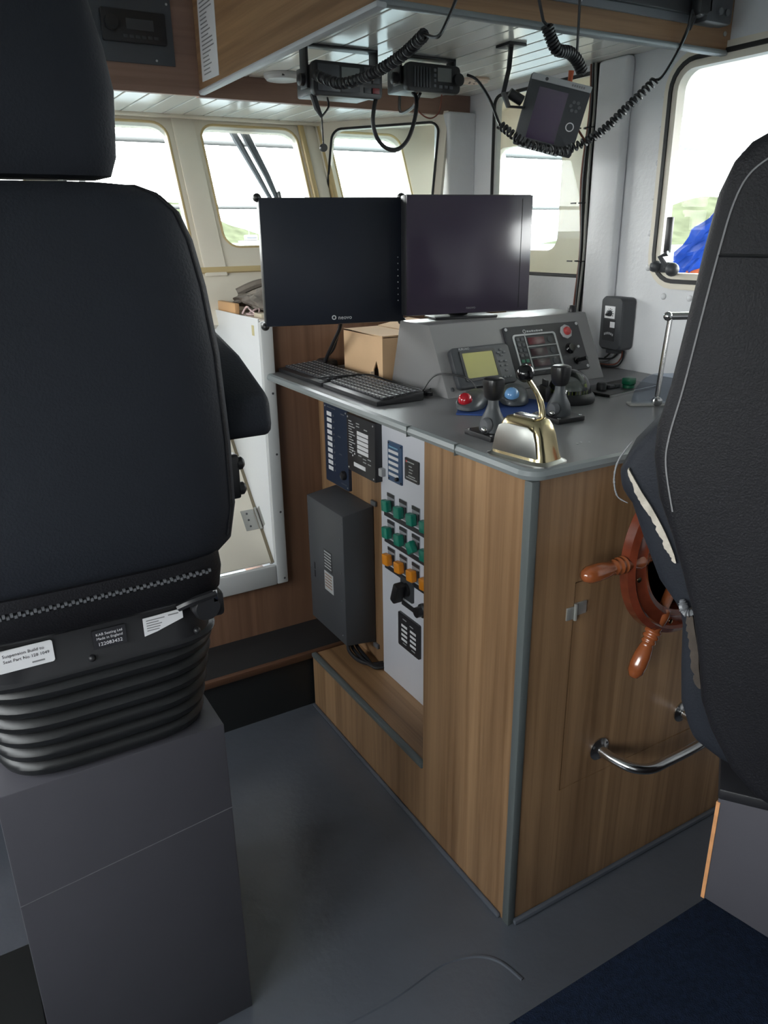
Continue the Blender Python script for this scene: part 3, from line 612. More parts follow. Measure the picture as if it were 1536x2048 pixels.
# monitors
def monitor(name, label, cx, cy, cz, azr, wd, ht, scr, bumpers, glossy):
    a = math.radians(azr); x = Vector((math.sin(a), math.cos(a), 0)); Fm = frame((cx, cy, cz), x, (0, 0, 1))   # +z towards viewer
    m = thing(name, label, 'monitor', (cx, cy, cz-ht/2))
    obj('case', B(lambda b: box(b, (-wd/2, -ht/2, -.045), (wd/2, ht/2, -.002), .006, Fm)), bl_plastic, m)
    obj('screen', B(lambda b: box(b, (-wd/2+.002, -ht/2+.002, -.003), (wd/2-.002, ht/2-.002, .001), .0008, Fm)), scr, m)
    obj('back_housing', B(lambda b: box(b, (-wd*.3, -ht*.32, -.075), (wd*.3, ht*.32, -.044), .012, Fm)), bl_plastic, m)
    for sx, sy in bumpers: obj('corner_bumper', B(lambda b: ball(b, (sx*wd/2, sy*ht/2, -.02), .012, (1, 1, 1.6), 14, Fm)), bl_rubber, m)
    return m, Fm
mL, FmL = monitor('monitor', 'matt black square monitor with rubber corner bumpers above the keyboards', 1.017, 2.007, 1.522, 106, .402, .338, screen_m, ((-1, 1), (1, 1), (-1, -1), (1, -1)), False)
text('lettering', 'neovo', .016, FmL @ T(.006, -.155, .0012), lbl_grey, mL)
obj('emblem', B(lambda b: plate(b, [(-.006+.0065*math.cos(k*math.pi/8), -.1495+.0065*math.sin(k*math.pi/8)) for k in range(16)], [[(-.006+.0038*math.cos(k*math.pi/8), -.1495+.0038*math.sin(k*math.pi/8)) for k in range(16)]], .001, .0016, FmL)), lbl_grey, mL)
obj('touch_marks', B(lambda b: [box(b, (.183, -.11+.017*k, .001), (.1855, -.107+.017*k, .0013), 0, FmL) for k in range(8)]), lbl_grey, mL)
obj('mount_arm', B(lambda b: (box(b, (-.05, -.05, -.085), (.05, .05, -.074), .002, FmL), tube(b, spline([(1.035, 2.075, 1.52), (1.05, 2.25, 1.51), (1.06, 2.43, 1.44), (1.06, 2.45, 1.344)], 5), .014, 10), lathe(b, [(.03, 0), (.03, .006), (.016, .010)], 20, T(1.06, 2.45, 1.3355)))), dk_grey, mL)
mR, FmR = monitor('monitor', 'glossy violet-tinted square monitor standing on the instrument housing', 1.378, 1.86, 1.534, 101, .392, .322, screen_v, (), True)
text('lettering', 'neovo', .012, FmR @ T(-.01, -.148, .0012), md_grey, mR)
obj('sensor_strip', B(lambda b: box(b, (.160, -.15, .001), (.1615, .15, .0014), 0, FmR)), bl_gloss, mR)
obj('foot', B(lambda b: (box(b, (-.10, -.1765, -.10), (.10, -.170, -.01), .002, FmR), box(b, (-.03, -.172, -.085), (.03, -.05, -.07), .002, FmR))), bl_plastic, mR)
tag(obj('monitor_cable', B(lambda b: (tube(b, spline([(1.06, 2.09, 1.40), (1.09, 2.12, 1.34), (1.10, 2.20, 1.27), (1.12, 2.30, 1.20), (1.15, 2.34, 1.18)], 8), .006, 8), tube(b, spline([(1.09, 2.11, 1.40), (1.105, 2.16, 1.33), (1.13, 2.25, 1.25), (1.12, 2.31, 1.20), (1.16, 2.34, 1.18)], 8), .004, 8), box(b, (1.12, 2.30, ZC+.002), (1.17, 2.375, ZC+.035), .01))), cable_m), 'black cables and plug hanging behind the matt monitor', 'cable')

# trackballs on blue mat
tag(obj('mouse_mat', B(lambda b: prism(b, [(1.105, 1.535), (1.14, 1.575), (1.36, 1.60), (1.40, 1.50), (1.36, 1.42), (1.20, 1.44)], ZC+.0003, ZC+.004)), blue_mat), 'small blue mat under the two trackballs', 'mat')
def trackball(x, y, ballm, label, s=1.0, rz=0):
    t = thing('trackball', label, 'trackball', (x, y, ZC+.004))
    Mx = T(x, y, ZC+.0045) @ R(rz, 'Z') @ Matrix.Scale(s, 4)
    lo = []
    for z, k in ((0, .92), (.004, 1), (.012, 1), (.02, .93), (.028, .76), (.034, .5), (.036, .2)):
        L_ = []
        for p in sec(0, 0, z, .038*k, .075*k, 2.4): L_.append((p[0], p[1]+.012*(1-k)*2, p[2]+.012*max(0, p[1])/.075*(z > .01)))
        lo.append(L_)
    obj('shell', B(lambda b: loft(b, lo, Mx)), mat('graphite_shell', srgb(74, 78, 82), .35), t)
    o = obj('ball', B(lambda b: ball(b, (-.008, -.052, .028), .0195, n=24, M=Mx)), ballm, t)
    obj('ball_ring', B(lambda b: lathe(b, [(.021, 0), (.024, .003), (.021, .006)], 20, Mx @ T(-.008, -.052, .020) @ R(25, 'X'))), dk_grey, t)
trackball(1.185, 1.575, red_b, 'trackball with dark red ball on the blue mat', .95, -50)
trackball(1.315, 1.565, blue_b, 'trackball with pale blue ball on the blue mat', 1.0, -38)

# joystick levers
def joystick(x, y, label):
    j = thing('control_lever', label, 'control lever', (x, y, ZC), 'black control levers on the worktop')
    Mx = T(x, y, ZC)
    obj('base', B(lambda b: box(b, (-.042, -.048, 0), (.042, .048, .012), .002, Mx)), bl_plastic, j)
    obj('boot', B(lambda b: loft(b, [sec(0, 0, z, hx, hy, 2.3, 28) for z, hx, hy in ((.012, .026, .030), (.022, .027, .031), (.038, .024, .027), (.055, .016, .018), (.070, .0115, .0125), (.090, .010, .011))], Mx)), mat('charcoal_boot', srgb(66, 70, 74), .45), j)
    obj('grip', B(lambda b: loft(b, [sec(0, 0, z, h, h, 2.6, 28) for z, h in ((.082, .013), (.088, .018), (.10, .0205), (.120, .0225), (.127, .0215), (.130, .017))], Mx)), mat('black_grip', srgb(28, 28, 30), .3), j)
    ad = obj('adjuster', B(lambda b: (lathe(b, [(.016, 0), (.016, .008), (.013, .012)], 20, Mx @ T(-.022, -.012, .030) @ R(-90, 'Y')), box(b, (-.034, -.02, .012), (-.02, .0, .03), .004, Mx))), md_grey, j)
    obj('set_screw', B(lambda b: ball(b, (-.036, -.018, .022), .0075, M=Mx)), steel, ad)
    for sx, sy in ((-1, -1), (1, -1), (-1, 1), (1, 1)): obj('screw', B(lambda b: lathe(b, [(.0042, 0), (.0042, .002), (.001, .003)], 10, Mx @ T(sx*.034, sy*.04, .012))), steel, j)
joystick(1.052, 1.322, 'black control lever standing beside the brass throttle box')
joystick(1.285, 1.362, 'black control lever standing in front of the compass')
# compass
cm = thing('compass', 'domed magnetic compass with black base on the worktop', 'compass', (1.45, 1.50, ZC))
Mc = T(1.452, 1.503, ZC)
obj('base', B(lambda b: lathe(b, [(.066, 0), (.068, .006), (.068, .014), (.064, .022), (.058, .026), (.05, .024)], 36, Mc)), bl_plastic, cm)
obj('card', B(lambda b: lathe(b, [(.03, .022), (.046, .024), (.047, .034), (.03, .036)], 32, Mc)), mat('compass_card', srgb(30, 36, 34), .4), cm)
obj('markings', B(lambda b: [box(b, (.0468, -.0008, .025), (.0476, .0008, .033), 0, Mc @ R(k*11.25, 'Z')) for k in range(32)]), mat('yellow_green_mark', srgb(170, 186, 70), .5), cm)
obj('dome', B(lambda b: lathe(b, [(.056*math.cos(a), .026+.060*math.sin(a)) for a in [k*math.pi/2/10 for k in range(10)]]+[(.001, .086)], 36, Mc)), dome_g, cm)
obj('hood', B(lambda b: (box(b, (-.075, -.02, .0), (-.058, .03, .045), .006, Mc @ R(-20, 'Z')), box(b, (-.07, -.012, .045), (-.064, .022, .06), .002, Mc @ R(-20, 'Z')))), bl_plastic, cm)
# brass throttle
tq = thing('throttle_box', 'worn brass and nickel throttle box with black ball lever on the worktop corner', 'throttle', (1.01, 1.145, ZC))
Mt = T(1.0, 1.145, ZC) @ R(9, 'Z')
def tsec(z, hx, hy, e=5, dx=0): return sec(dx, 0, z, hx, hy, e, 32)
obj('foot', B(lambda b: loft(b, [tsec(0, .046, .080), tsec(.003, .046, .080), tsec(.005, .040, .074), tsec(.009, .036, .068)], Mt)), silver, tq)
hs = obj('housing', B(lambda b: loft(b, [tsec(.005, .038, .071), tsec(.02, .034, .066), tsec(.055, .031, .057), tsec(.072, .028, .050), tsec(.082, .024, .042), tsec(.085, .019, .034)], Mt)), brass, tq)
obj('side_plate', B(lambda b: prism(b, [(-.058, .014), (.058, .014), (.052, .045), (.044, .066), (.03, .073), (-.03, .073), (-.044, .066), (-.052, .045)], 0, .003, Mt @ frame((-.0365, 0, 0), (0, -1, 0), (.035, 0, 1)), .001)), silver, tq)
obj('top_plate', B(lambda b: prism(b, rrect(-.013, -.028, .013, .030, .006), .084, .088, Mt, .001)), steel, tq)
obj('lever', B(lambda b: tube(b, [Mt @ Vector(p) for p in spline([(.012, -.022, .06), (.014, -.024, .09), (.008, -.018, .125), (-.012, -.004, .162)], 6)], [.0075]*12+[.006]*7, 10, flat=.8)), brass, tq)
obj('knob', B(lambda b: ball(b, (-.016, -.001, .172), .0175, n=24, M=Mt)), bl_gloss, tq)
# small switch plate with green knob
sp = thing('switch_box', 'low black switch plate with green knob beside the starboard wall', 'switch', (1.70, 1.53, ZC))
Ms = frame((1.60, 1.485, ZC+.0005), (.93, .12, 0), (-.12, .93, 0))
obj('plate', B(lambda b: box(b, (-.03, -.01, 0), (.20, .11, .008), .002, Ms)), bl_plastic, sp)
obj('rim', B(lambda b: box(b, (-.03, -.014, .0), (.20, -.010, .007), 0, Ms)), steel, sp)
obj('green_knob', B(lambda b: (lathe(b, [(.017, .008), (.017, .016)], 16, Ms @ T(.095, .02, 0)), box(b, (.080, .006, .016), (.112, .034, .036), .004, Ms))), mat('dark_green_knob', srgb(18, 92, 66), .3), sp)
obj('black_knob', B(lambda b: lathe(b, [(.014, .008), (.014, .024), (.011, .028)], 16, Ms @ T(.012, .05, 0))), bl_plastic, sp)
obj('toggle', B(lambda b: [box(b, (x, .035, .008), (x+.02, .06, .018), .003, Ms) for x in (.035, .06)]), dk_grey, sp)
# chrome lever with acrylic quadrant
lv = thing('quadrant_lever', 'chrome lever with clear acrylic quadrant beside the helm seat', 'control lever', (1.605, 1.335, ZC))
Mq = frame((1.602, 1.342, ZC), (.70, -.42, 0), (0, 0, 1))
qp = [(-.062, .002)]+[(-.062+.062*(1-math.cos(a)), .002+.080*math.sin(a)) for a in [k*math.pi/2/8 for k in range(1, 9)]]+[(.05, .082), (.062, .07), (.062, .002)]
obj('quadrant', B(lambda b: prism(b, qp, -.003, .003, Mq)), acrylic, lv)
obj('base', B(lambda b: box(b, (-.07, 0, -.018), (.075, .006, .018), .002, Mq)), steel_d, lv)
obj('lever', B(lambda b: (tube(b, [Mq @ Vector(p) for p in ((0, .012, .008), (.004, .09, .008), (.012, .222, .008))], .0075, 10, flat=.6), lathe(b, [(.0125, 0), (.0125, .014), (.009, .016)], 20, Mq @ T(0, .012, .004)))), steel, lv)
obj('cross_handle', B(lambda b: (tube(b, [Mq @ Vector(p) for p in ((.006, .226, .008), (.085, .226, .008))], .0095, 12), ball(b, (.006, .226, .008), .0115, M=Mq))), steel, lv)

# ================================================================== AFT FACE: wheel, grab rail
wh = thing('steering_wheel', 'varnished mahogany ship steering wheel with turned handles', 'steering wheel', (1.36, 1.07, .946))
Mw = frame((1.36, 1.0, .946), (1, 0, 0), (0, 0, 1))
obj('rim', B(lambda b: (lathe(b, [(.148, -.016), (.148, .012), (.160, .018), (.166, .014), (.186, .014), (.192, .019), (.205, .010), (.207, -.01), (.198, -.018), (.148, -.016)], 64, Mw))), mahog, wh)
obj('hub', B(lambda b: lathe(b, [(.05, -.02), (.05, .01), (.04, .022), (.02, .028), (.001, .029)], 32, Mw)), mahog, wh)
obj('shaft', B(lambda b: lathe(b, [(.014, -.0735), (.014, -.01)], 16, Mw)), steel_d, wh)
hp = [(.010, .0), (.011, .04), (.016, .055), (.0105, .062), (.0105, .098), (.012, .10), (.012, .15), (.018, .152), (.0195, .162), (.020, .172), (.0150, .205), (.0190, .208), (.019, .212), (.014, .215), (.0185, .220), (.0185, .224), (.0135, .227), (.0165, .233), (.0165, .236), (.0125, .239), (.0150, .246), (.0185, .268), (.0195, .29), (.0175, .308), (.011, .320), (.002, .324)]
sbm = bmesh.new(); lathe(sbm, hp, 20)
sme = bpy.data.meshes.new('spoke_handle'); sbm.to_mesh(sme); sbm.free(); sme.materials.append(handle_wood)
for k in range(6): link('spoke_handle', sme, wh, Mw @ R((179.5, 244, 304, 4, 64, 122)[k], 'Z') @ R(90, 'Y'))
for k in range(6): obj('rim_plug', B(lambda b: lathe(b, [(.006, 0), (.006, .0015), (.002, .002)], 10, Mw @ R(180+60*k+12, 'Z') @ T(.176, 0, .0135))), brass, wh)
gr = thing('grab_rail', 'bent stainless steel grab rail on the oak access door', 'grab rail', (1.36, 1.07, .40))
obj('bar', B(lambda b: tube(b, spline([(1.216, 1.068, .418), (1.220, 1.030, .415), (1.238, .990, .410), (1.275, .968, .406), (1.33, .965, .406), (1.455, .965, .410), (1.495, .985, .412), (1.510, 1.03, .414), (1.512, 1.068, .416)], 6), .0125, 12)), steel, gr)
for x in (1.216, 1.512):
    fl_ = obj('flange', B(lambda b: lathe(b, [(.030, 0), (.030, .003), (.018, .007), (.014, .010)], 24, frame((x, 1.074, .418), (1, 0, 0), (0, 0, 1)))), steel, gr)
    obj('screw', B(lambda b: [lathe(b, [(.0035, .003), (.0035, .0055), (.001, .006)], 8, frame((x, 1.074, .418), (1, 0, 0), (0, 0, 1)) @ T(.024*math.cos(a), .024*math.sin(a), 0)) for a in (.5, 2.6, 4.7)]), dk_grey, fl_)

# ================================================================== STARBOARD WALL FITTINGS
wc = thing('wiper_controller', 'dark grey wall control box with white dial plate and trailing wires', 'control box', (1.93, 1.80, 1.24))
Mwc = frame((1.949, 1.795, 1.31), (-.10, -.99, 0), (0, 0, 1))
obj('case', B(lambda b: loft(b, [[(p[0], p[1], z) for p in rr] for rr, z in ((rrect(-.050, -.078, .050, .085, .016), 0), (rrect(-.052, -.08, .052, .087, .018), .045), (rrect(-.047, -.075, .047, .083, .014), .052))], Mwc)), dk_grey, wc)
obj('gland', B(lambda b: lathe(b, [(.028, 0), (.026, .012), (.001, .013)], 20, Mwc @ T(0, -.078, .026) @ R(90, 'X'))), dk_grey, wc)
obj('dial_plate', B(lambda b: box(b, (-.030, .020, .052), (.018, .058, .053), 0, Mwc)), lbl_white, wc)
obj('dial_marks', B(lambda b: [box(b, (-.0012, .012, .053), (.0012, .0155, .0536), 0, Mwc @ T(-.004, .036, 0) @ R(a, 'Z')) for a in range(-120, 121, 30)]), ink, wc)
obj('dial_knob', B(lambda b: (lathe(b, [(.010, 0), (.009, .008), (.002, .009)], 18, Mwc @ T(-.004, .036, .053)), box(b, (-.009, -.003, 0), (.009, .003, .014), .001, Mwc @ T(-.004, .036, .053) @ R(40, 'Z')))), dk_grey, wc)
obj('lower_plate', B(lambda b: box(b, (-.034, -.05, .052), (.022, .017, .053), 0, Mwc)), blk_panel, wc)
obj('label', B(lambda b: box(b, (.0, -.008, .053), (.022, .010, .0536), 0, Mwc)), lbl_white, wc)
obj('print', B(lambda b: [box(b, (-.025+.0075*k, -.030-.0006*(k-2.5)**2, .053), (-.020+.0075*k, -.023-.0006*(k-2.5)**2, .0534), 0, Mwc) for k in range(6)]), lbl_grey, wc)
wires = [((.018, -.085), .0028, cable_m), ((-.018, -.08), .003, cable_m), ((.0, -.09), .002, cable_g), ((.03, -.082), .0026, cable_r), ((.036, -.08), .0028, cable_m)]
for i, ((dx, dz), r_, m_) in enumerate(wires):
    y = 1.795-dx; tag(obj('control_wire', B(lambda b: tube(b, spline([(1.925, y, 1.31+dz), (1.925, y+.004, 1.222-.006*i), (1.920, y+.03, 1.200-.006*i), (1.900, 1.865, 1.196-.005*i), (1.88, 1.90, 1.20-.003*i), (1.86, 1.94, 1.21)], 7), r_, 6)), m_), {cable_g: 'grey', cable_m: 'black', cable_r: 'brown'}[m_]+' thin wire looping from the wall control box to the instrument housing', 'wire', 'wires below the wall control box')
# cable bundle
for i, (y, x, r_, m_) in enumerate(((1.985, 1.936, .006, cable_g), (1.972, 1.930, .005, cable_m), (1.978, 1.918, .0055, cable_m), (1.966, 1.915, .004, cable_g), (1.963, 1.937, .006, cable_m), (1.99, 1.920, .004, cable_r), (1.998, 1.935, .005, cable_g))):
    tag(obj('wall_cable', B(lambda b: tube(b, spline([(x, y, 2.078), (x+.003*(i % 2), y-.004, 1.95), (x-.004, y+.006*((i % 3)-1), 1.75), (x+.002, y-.006*((i % 2)), 1.55), (x-.003, y, 1.36), (x-.01, y, 1.17)], 6), r_, 6)), m_), {cable_g: 'grey', cable_m: 'black', cable_r: 'brown'}[m_]+' vertical cable of the bundle tied beside the starboard pillar', 'cable', 'cable bundle on the starboard wall')
for z, wd_ in ((1.90, 'near the top of'), (1.68, 'halfway up'), (1.50, 'low down on')): tag(obj('cable_tie', B(lambda b: (tube(b, [(1.928+.022*math.cos(a), 1.979+.026*math.sin(a), z) for a in [k*math.pi/6 for k in range(12)]], .002, 5, True), box(b, (1.90, 2.0, z-.002), (1.905, 2.022, z+.002)))), bl_plastic), 'black cable tie '+wd_+' the starboard cable bundle', 'cable tie', 'ties on the cable bundle')

# clothing and clutter on the dash
def towel(b):
    lo = []
    for i in range(22):
        u = i/21; y = 2.50+.28*u; L_ = []
        for k in range(28):
            a = 2*math.pi*k/28
            hx = .17+.02*math.sin(7*u+1)+.015*math.sin(3*a); hz = .040*math.sin(math.pi*min(1, max(.06, u*.94+.03)))**.5
            wr_ = .012*math.sin(5*a+9*u)+.008*math.sin(11*a-7*u)
            L_.append((1.13+(hx+wr_)*math.cos(a)*(.7+.3*math.sin(math.pi*u)), y+.02*math.sin(4*a), 1.342+hz+(hz+wr_*.8)*math.sin(a) if math.sin(a) > 0 else 1.342+hz*(1+.95*math.sin(a))))
        lo.append(L_)
    loft(b, lo)
cl = thing('folded_jacket', 'crumpled grey-brown jacket lying on the dash shelf', 'jacket', (1.13, 2.64, 1.336))
obj('body', B(towel), cloth_g, cl)
obj('fold', B(lambda b: (tube(b, spline([(.975, 2.74, 1.36), (1.03, 2.66, 1.40), (1.10, 2.60, 1.415), (1.25, 2.60, 1.40)], 6), [.018]*6+[.024]*7+[.02]*6, 8, flat=.6), tube(b, spline([(1.0, 2.76, 1.40), (1.08, 2.74, 1.43), (1.22, 2.76, 1.435)], 6), .022, 8, flat=.7))), cloth_g, cl)
tag(obj('small_box', B(lambda b: box(b, (.965, 2.45, 1.3355), (1.0, 2.52, 1.350), .002)), mat('beige_plastic', srgb(206, 196, 176), .5)), 'small beige block on the corner of the dash shelf', 'box')
tag(obj('cord_loop', B(lambda b: tube(b, spline([(.955, 2.60, 1.341), (.965, 2.58, 1.365), (.975, 2.56, 1.35), (.985, 2.53, 1.342), (1.0, 2.56, 1.36), (.98, 2.60, 1.342), (.96, 2.57, 1.341), (.99, 2.545, 1.341)], 6), .0035, 6)), mat('red_white_cord', srgb(200, 176, 176), .7, var=(90, .5))), 'small loop of pale cord on the dash shelf', 'cord')

# ================================================================== SEATS
# port seat on its grey pedestal
pd = thing('seat_pedestal', 'tall grey box pedestal standing on the grey floor', 'pedestal', (.15, 1.45, 0))
obj('box', B(lambda b: box(b, (-.046, 1.2, 0), (.344, 1.66, .738), .003)), grey_paint, pd)
obj('joint', B(lambda b: prism(b, [(-.046, .505), (.3445, .545), (.3445, .5465), (-.046, .5065)], 0, .0008, frame((0, 1.2, 0), (1, 0, 0), (0, 0, 1)))), mat('pale_joint', srgb(96, 95, 100), .6), pd)
s1 = thing('suspension_seat', 'black cloth suspension seat with headrest and ribbed bellows on the tall grey pedestal', 'seat', (.15, 1.4, .74))
CX = .15
def bsec(z, hx, y, hy, e=3.6): return sec(CX, y, z, hx, hy, e, 48)
def fold_loops():
    o = []; N = 6
    for i in range(N):
        z0 = .742+i*.034; g = .187+.0045*i; d = .225+.007*i; yb = 1.425-.002*i
        for f_, dz in ((.955, 0), (.985, .004), (1.0, .011), (1.01, .018), (1.0, .025), (.975, .030), (.955, .033)):
            o.append(sec(CX, yb, z0+dz, g*f_, d*f_, 4.2, 56))
    return o
obj('bellows', B(lambda b: loft(b, fold_loops())), bl_rubber, s1)
obj('upper_frame', B(lambda b: loft(b, [sec(CX, 1.39, z, hx, hy, 6, 40) for z, hx, hy in ((.944, .200, .235), (.955, .205, .242), (.96, .195, .238), (1.035, .190, .236), (1.04, .186, .23))])), bl_plastic, s1)
obj('cushion', B(lambda b: loft(b, [sec(CX, 1.46, z, hx, hy, 4, 40) for z, hx, hy in ((1.042, .21, .235), (1.05, .225, .25), (1.10, .235, .26), (1.16, .23, .255), (1.185, .20, .22))])), bl_leather, s1)
sk = obj('back_skirt', B(lambda b: loft(b, [bsec(1.036, .192, 1.185, .052), bsec(1.046, .200, 1.18, .060), bsec(1.085, .203, 1.172, .064), bsec(1.115, .200, 1.172, .062)])), bl_vinyl, s1)
obj('zip', B(lambda b: [box(b, (x, 1.1045+.004*(abs(x-CX)/.17)**4, 1.090+.0025*(k % 2)), (x+.004, 1.112, 1.0945+.0025*(k % 2)), 0) for k, x in enumerate([CX-.17+.0052*i for i in range(66)])]), md_grey, sk)
bk = obj('backrest', B(lambda b: loft(b, [bsec(1.098, .188, 1.19, .050), bsec(1.106, .205, 1.185, .062), bsec(1.13, .226, 1.18, .072), bsec(1.19, .236, 1.175, .076), bsec(1.30, .234, 1.168, .078), bsec(1.434, .226, 1.160, .078), bsec(1.53, .214, 1.157, .074), bsec(1.593, .201, 1.157, .070), bsec(1.630, .187, 1.159, .064), bsec(1.652, .165, 1.162, .054), bsec(1.664, .135, 1.164, .040), bsec(1.668, .09, 1.166, .022)])), bl_leather, s1)
def surf(hx, yc, hy, k, e): return (hx*k, yc-hy*(1-k**e)**(1/e))
def piping(b, secs, k, e):
    P = []
    for z, hx, yc, hy in secs:
        x, y = surf(hx, yc, hy, k, e); P.append((CX+x, y, z))
    P += [(2*CX-x, y, z) for x, y, z in P[::-1]]
    tube(b, spline(P, 1), .0028, 6)
obj('piping', B(lambda b: piping(b, [(1.14, .228, 1.179, .0725), (1.19, .236, 1.175, .076), (1.30, .234, 1.168, .078), (1.434, .226, 1.160, .078), (1.53, .214, 1.157, .074), (1.593, .201, 1.157, .070), (1.630, .187, 1.159, .064), (1.652, .165, 1.162, .054), (1.662, .138, 1.1637, .042)], .93, 3.6)), bl_vinyl, bk)
hd = obj('headrest', B(lambda b: loft(b, [sec(CX, 1.185, z, hx, hy, 3.4, 44) for z, hx, hy in ((1.672, .09, .020), (1.676, .108, .036), (1.70, .117, .046), (1.78, .124, .050), (1.83, .117, .050), (1.868, .108, .048), (1.92, .098, .044), (1.965, .088, .036), (1.985, .07, .022), (1.99, .04, .010))])), bl_leather, s1)
for s in (-1, 1): obj('headrest_post', B(lambda b: tube(b, [(CX+s*.045, 1.185, 1.60), (CX+s*.045, 1.185, 1.76)], .006)), steel_d, s1)
# armrests
for s in (1, -1):
    Ma = Matrix(((s, 0, 0, CX), (0, 1, 0, 0), (0, 0, 1, 0), (0, 0, 0, 1)))
    ar = obj('armrest', B(lambda b: prism(b, [(1.145, 1.300), (1.150, 1.350), (1.170, 1.362), (1.28, 1.408), (1.40, 1.438), (1.52, 1.445), (1.545, 1.425), (1.53, 1.395), (1.40, 1.365), (1.25, 1.312), (1.16, 1.285)], .228, .310, Ma @ IBM, .012, True, 3)), bl_leather, s1)
    br = obj('recliner_bracket', B(lambda b: box(b, (.232, 1.150, 1.19), (.248, 1.175, 1.265), .004, Ma)), bl_plastic, s1)
    for z in (1.205, 1.248): obj('bracket_knob', B(lambda b: lathe(b, [(.011, 0), (.011, .008), (.007, .012)], 14, Ma @ T(.246, 1.160, z) @ R(90, 'Y'))), bl_plastic, br)
kn = obj('adjuster', B(lambda b: (lathe(b, [(.024, 0), (.024, .02), (.02, .026)], 20, frame((.315, 1.148, 1.022), (1, 0, 0), (0, 0, 1))), tube(b, spline([(.27, 1.135, 1.03), (.29, 1.125, 1.04), (.33, 1.125, 1.045)], 5), .007), box(b, (.30, 1.125, 1.0), (.345, 1.16, 1.045), .008))), bl_plastic, s1)
obj('adjuster_clip', B(lambda b: box(b, (.325, 1.122, 1.03), (.333, 1.126, 1.052), .001)), steel, kn)
SF = frame((0, 1.151, 0), (1, 0, 0), (0, 0, 1))
l1 = obj('label', B(lambda b: prism(b, rrect(-.003, .985, .077, 1.022, .004), 0, .0012, SF)), lbl_white, s1); l1['label'] = 'white seat part number label'
text('lettering', 'Suspension Build to', .0074, SF @ T(.006, 1.010, .0012), ink, l1)
text('lettering', 'Seat Part No 128 1049', .0070, SF @ T(.006, 1.001, .0012), ink, l1)
obj('print', B(lambda b: box(b, (.045, .991, .0012), (.063, .9935, .0016), 0, SF)), ink_grey, l1)
l2 = obj('label', B(lambda b: prism(b, rrect(.135, .985, .186, 1.018, .002), 0, .0012, SF)), blk_panel, s1); l2['label'] = 'black maker label with white serial number'
text('lettering', 'KAB Seating Ltd', .0062, SF @ T(.1605, 1.008, .0012), lbl_white, l2, 'CENTER')
text('lettering', 'Made in England', .0062, SF @ T(.1605, 1.0005, .0012), lbl_white, l2, 'CENTER')
text('lettering', '122083432', .0085, SF @ T(.1605, .990, .0012), lbl_white, l2, 'CENTER')
l3 = obj('label', B(lambda b: prism(b, [(.214, .986), (.235, .990), (.279, 1.003), (.279, 1.020), (.214, 1.018)], 0, .0012, SF)), lbl_white, s1); l3['label'] = 'torn white inspection label'
obj('print', B(lambda b: [box(b, (.219, z, .0012), (.219+w_, z+.0016, .0016), 0, SF) for z, w_ in ((1.012, .03), (1.0075, .02), (1.003, .025), (.9985, .022), (.994, .02))]+[box(b, (.255, 1.013, .0012), (.272, 1.015, .0016), 0, SF)]), ink_grey, l3)
for x, z in ((.13, .972), (.30, .972), (.0, 1.028)): obj('rivet', B(lambda b: ball(b, (x, 1.151, z), .006)), bl_plastic, s1)

# helm seat on the platform
pd2 = thing('seat_pedestal', 'grey box pedestal with raw wood edge on the blue carpet', 'pedestal', (1.28, .42, .402))
Mp = frame((1.073, .664, .402), (.98, .196, 0), (-.196, .98, 0))
obj('box', B(lambda b: box(b, (0, -.5, .0005), (.42, 0, .288), .003, Mp)), grey_paint, pd2)
obj('raw_edge', B(lambda b: box(b, (-.0015, -.006, .001), (.004, .0008, .225), 0, Mp)), rawply, pd2)
s2 = thing('helm_chair', 'worn black vinyl helm chair with torn side cover on the low pedestal', 'chair', (1.13, .58, .69))
a54 = math.radians(54); HS = frame((1.09, .56, 0), (math.cos(a54), -math.sin(a54), 0), (0, 0, 1))
def mirror(L_): return L_+[(-x, y) for x, y in L_[::-1] if abs(x) > 1e-6]
sh = [(0, 1.757), (-.09, 1.747), (-.150, 1.722), (-.186, 1.702), (-.204, 1.680), (-.218, 1.642), (-.228, 1.57), (-.236, 1.50), (-.250, 1.385), (-.262, 1.325), (-.262, 1.28), (-.248, 1.215), (-.222, 1.154), (-.202, 1.10), (-.178, 1.03), (-.158, .94), (-.148, .88), (-.128, .83), (-.09, .765), (-.05, .725), (0, .700)]
obj('back_shell', B(lambda b: prism(b, mirror([(x*1.0, z) for x, z in sh]), -.005, .052, HS, .018, True, 3)), bl_vinyl, s2)
wg = [(-.12, 1.36), (-.22, 1.345), (-.268, 1.312), (-.302, 1.268), (-.315, 1.235), (-.314, 1.205), (-.292, 1.180), (-.268, 1.122), (-.236, 1.052), (-.193, .997), (-.185, .90), (-.177, .831), (-.153, .765), (-.104, .735), (-.05, .715), (0, .708)]
obj('cushion_wings', B(lambda b: prism(b, [(0, 1.36)]+wg[:-1]+[(0, .708)]+[(-x, z) for x, z in wg[:-1][::-1]], -.13, -.008, HS, .022, True, 3)), bl_leather, s2)
obj('seat_cushion', B(lambda b: box(b, (-.165, .70, -.46), (.165, .84, -.12), .04, HS, 4)), bl_vinyl, s2)
obj('slide_base', B(lambda b: box(b, (-.10, .6905, -.26), (.10, .712, .03), .004, HS)), bl_plastic, s2)
def jag(P, r0, seed):
    rnd = random.Random(seed); Q = spline(P, 16)
    return Q, [max(.0015, r0*(.75+.5*rnd.random()))*math.sin(math.pi*(i+.6)/(len(Q)+.2))**.4 for i in range(len(Q))]
def foam_strip(b, P, r0, seed, fl=.6):
    Q, rr = jag([HS @ Vector(p) for p in P], r0, seed); tube(b, Q, rr, 7, flat=fl)
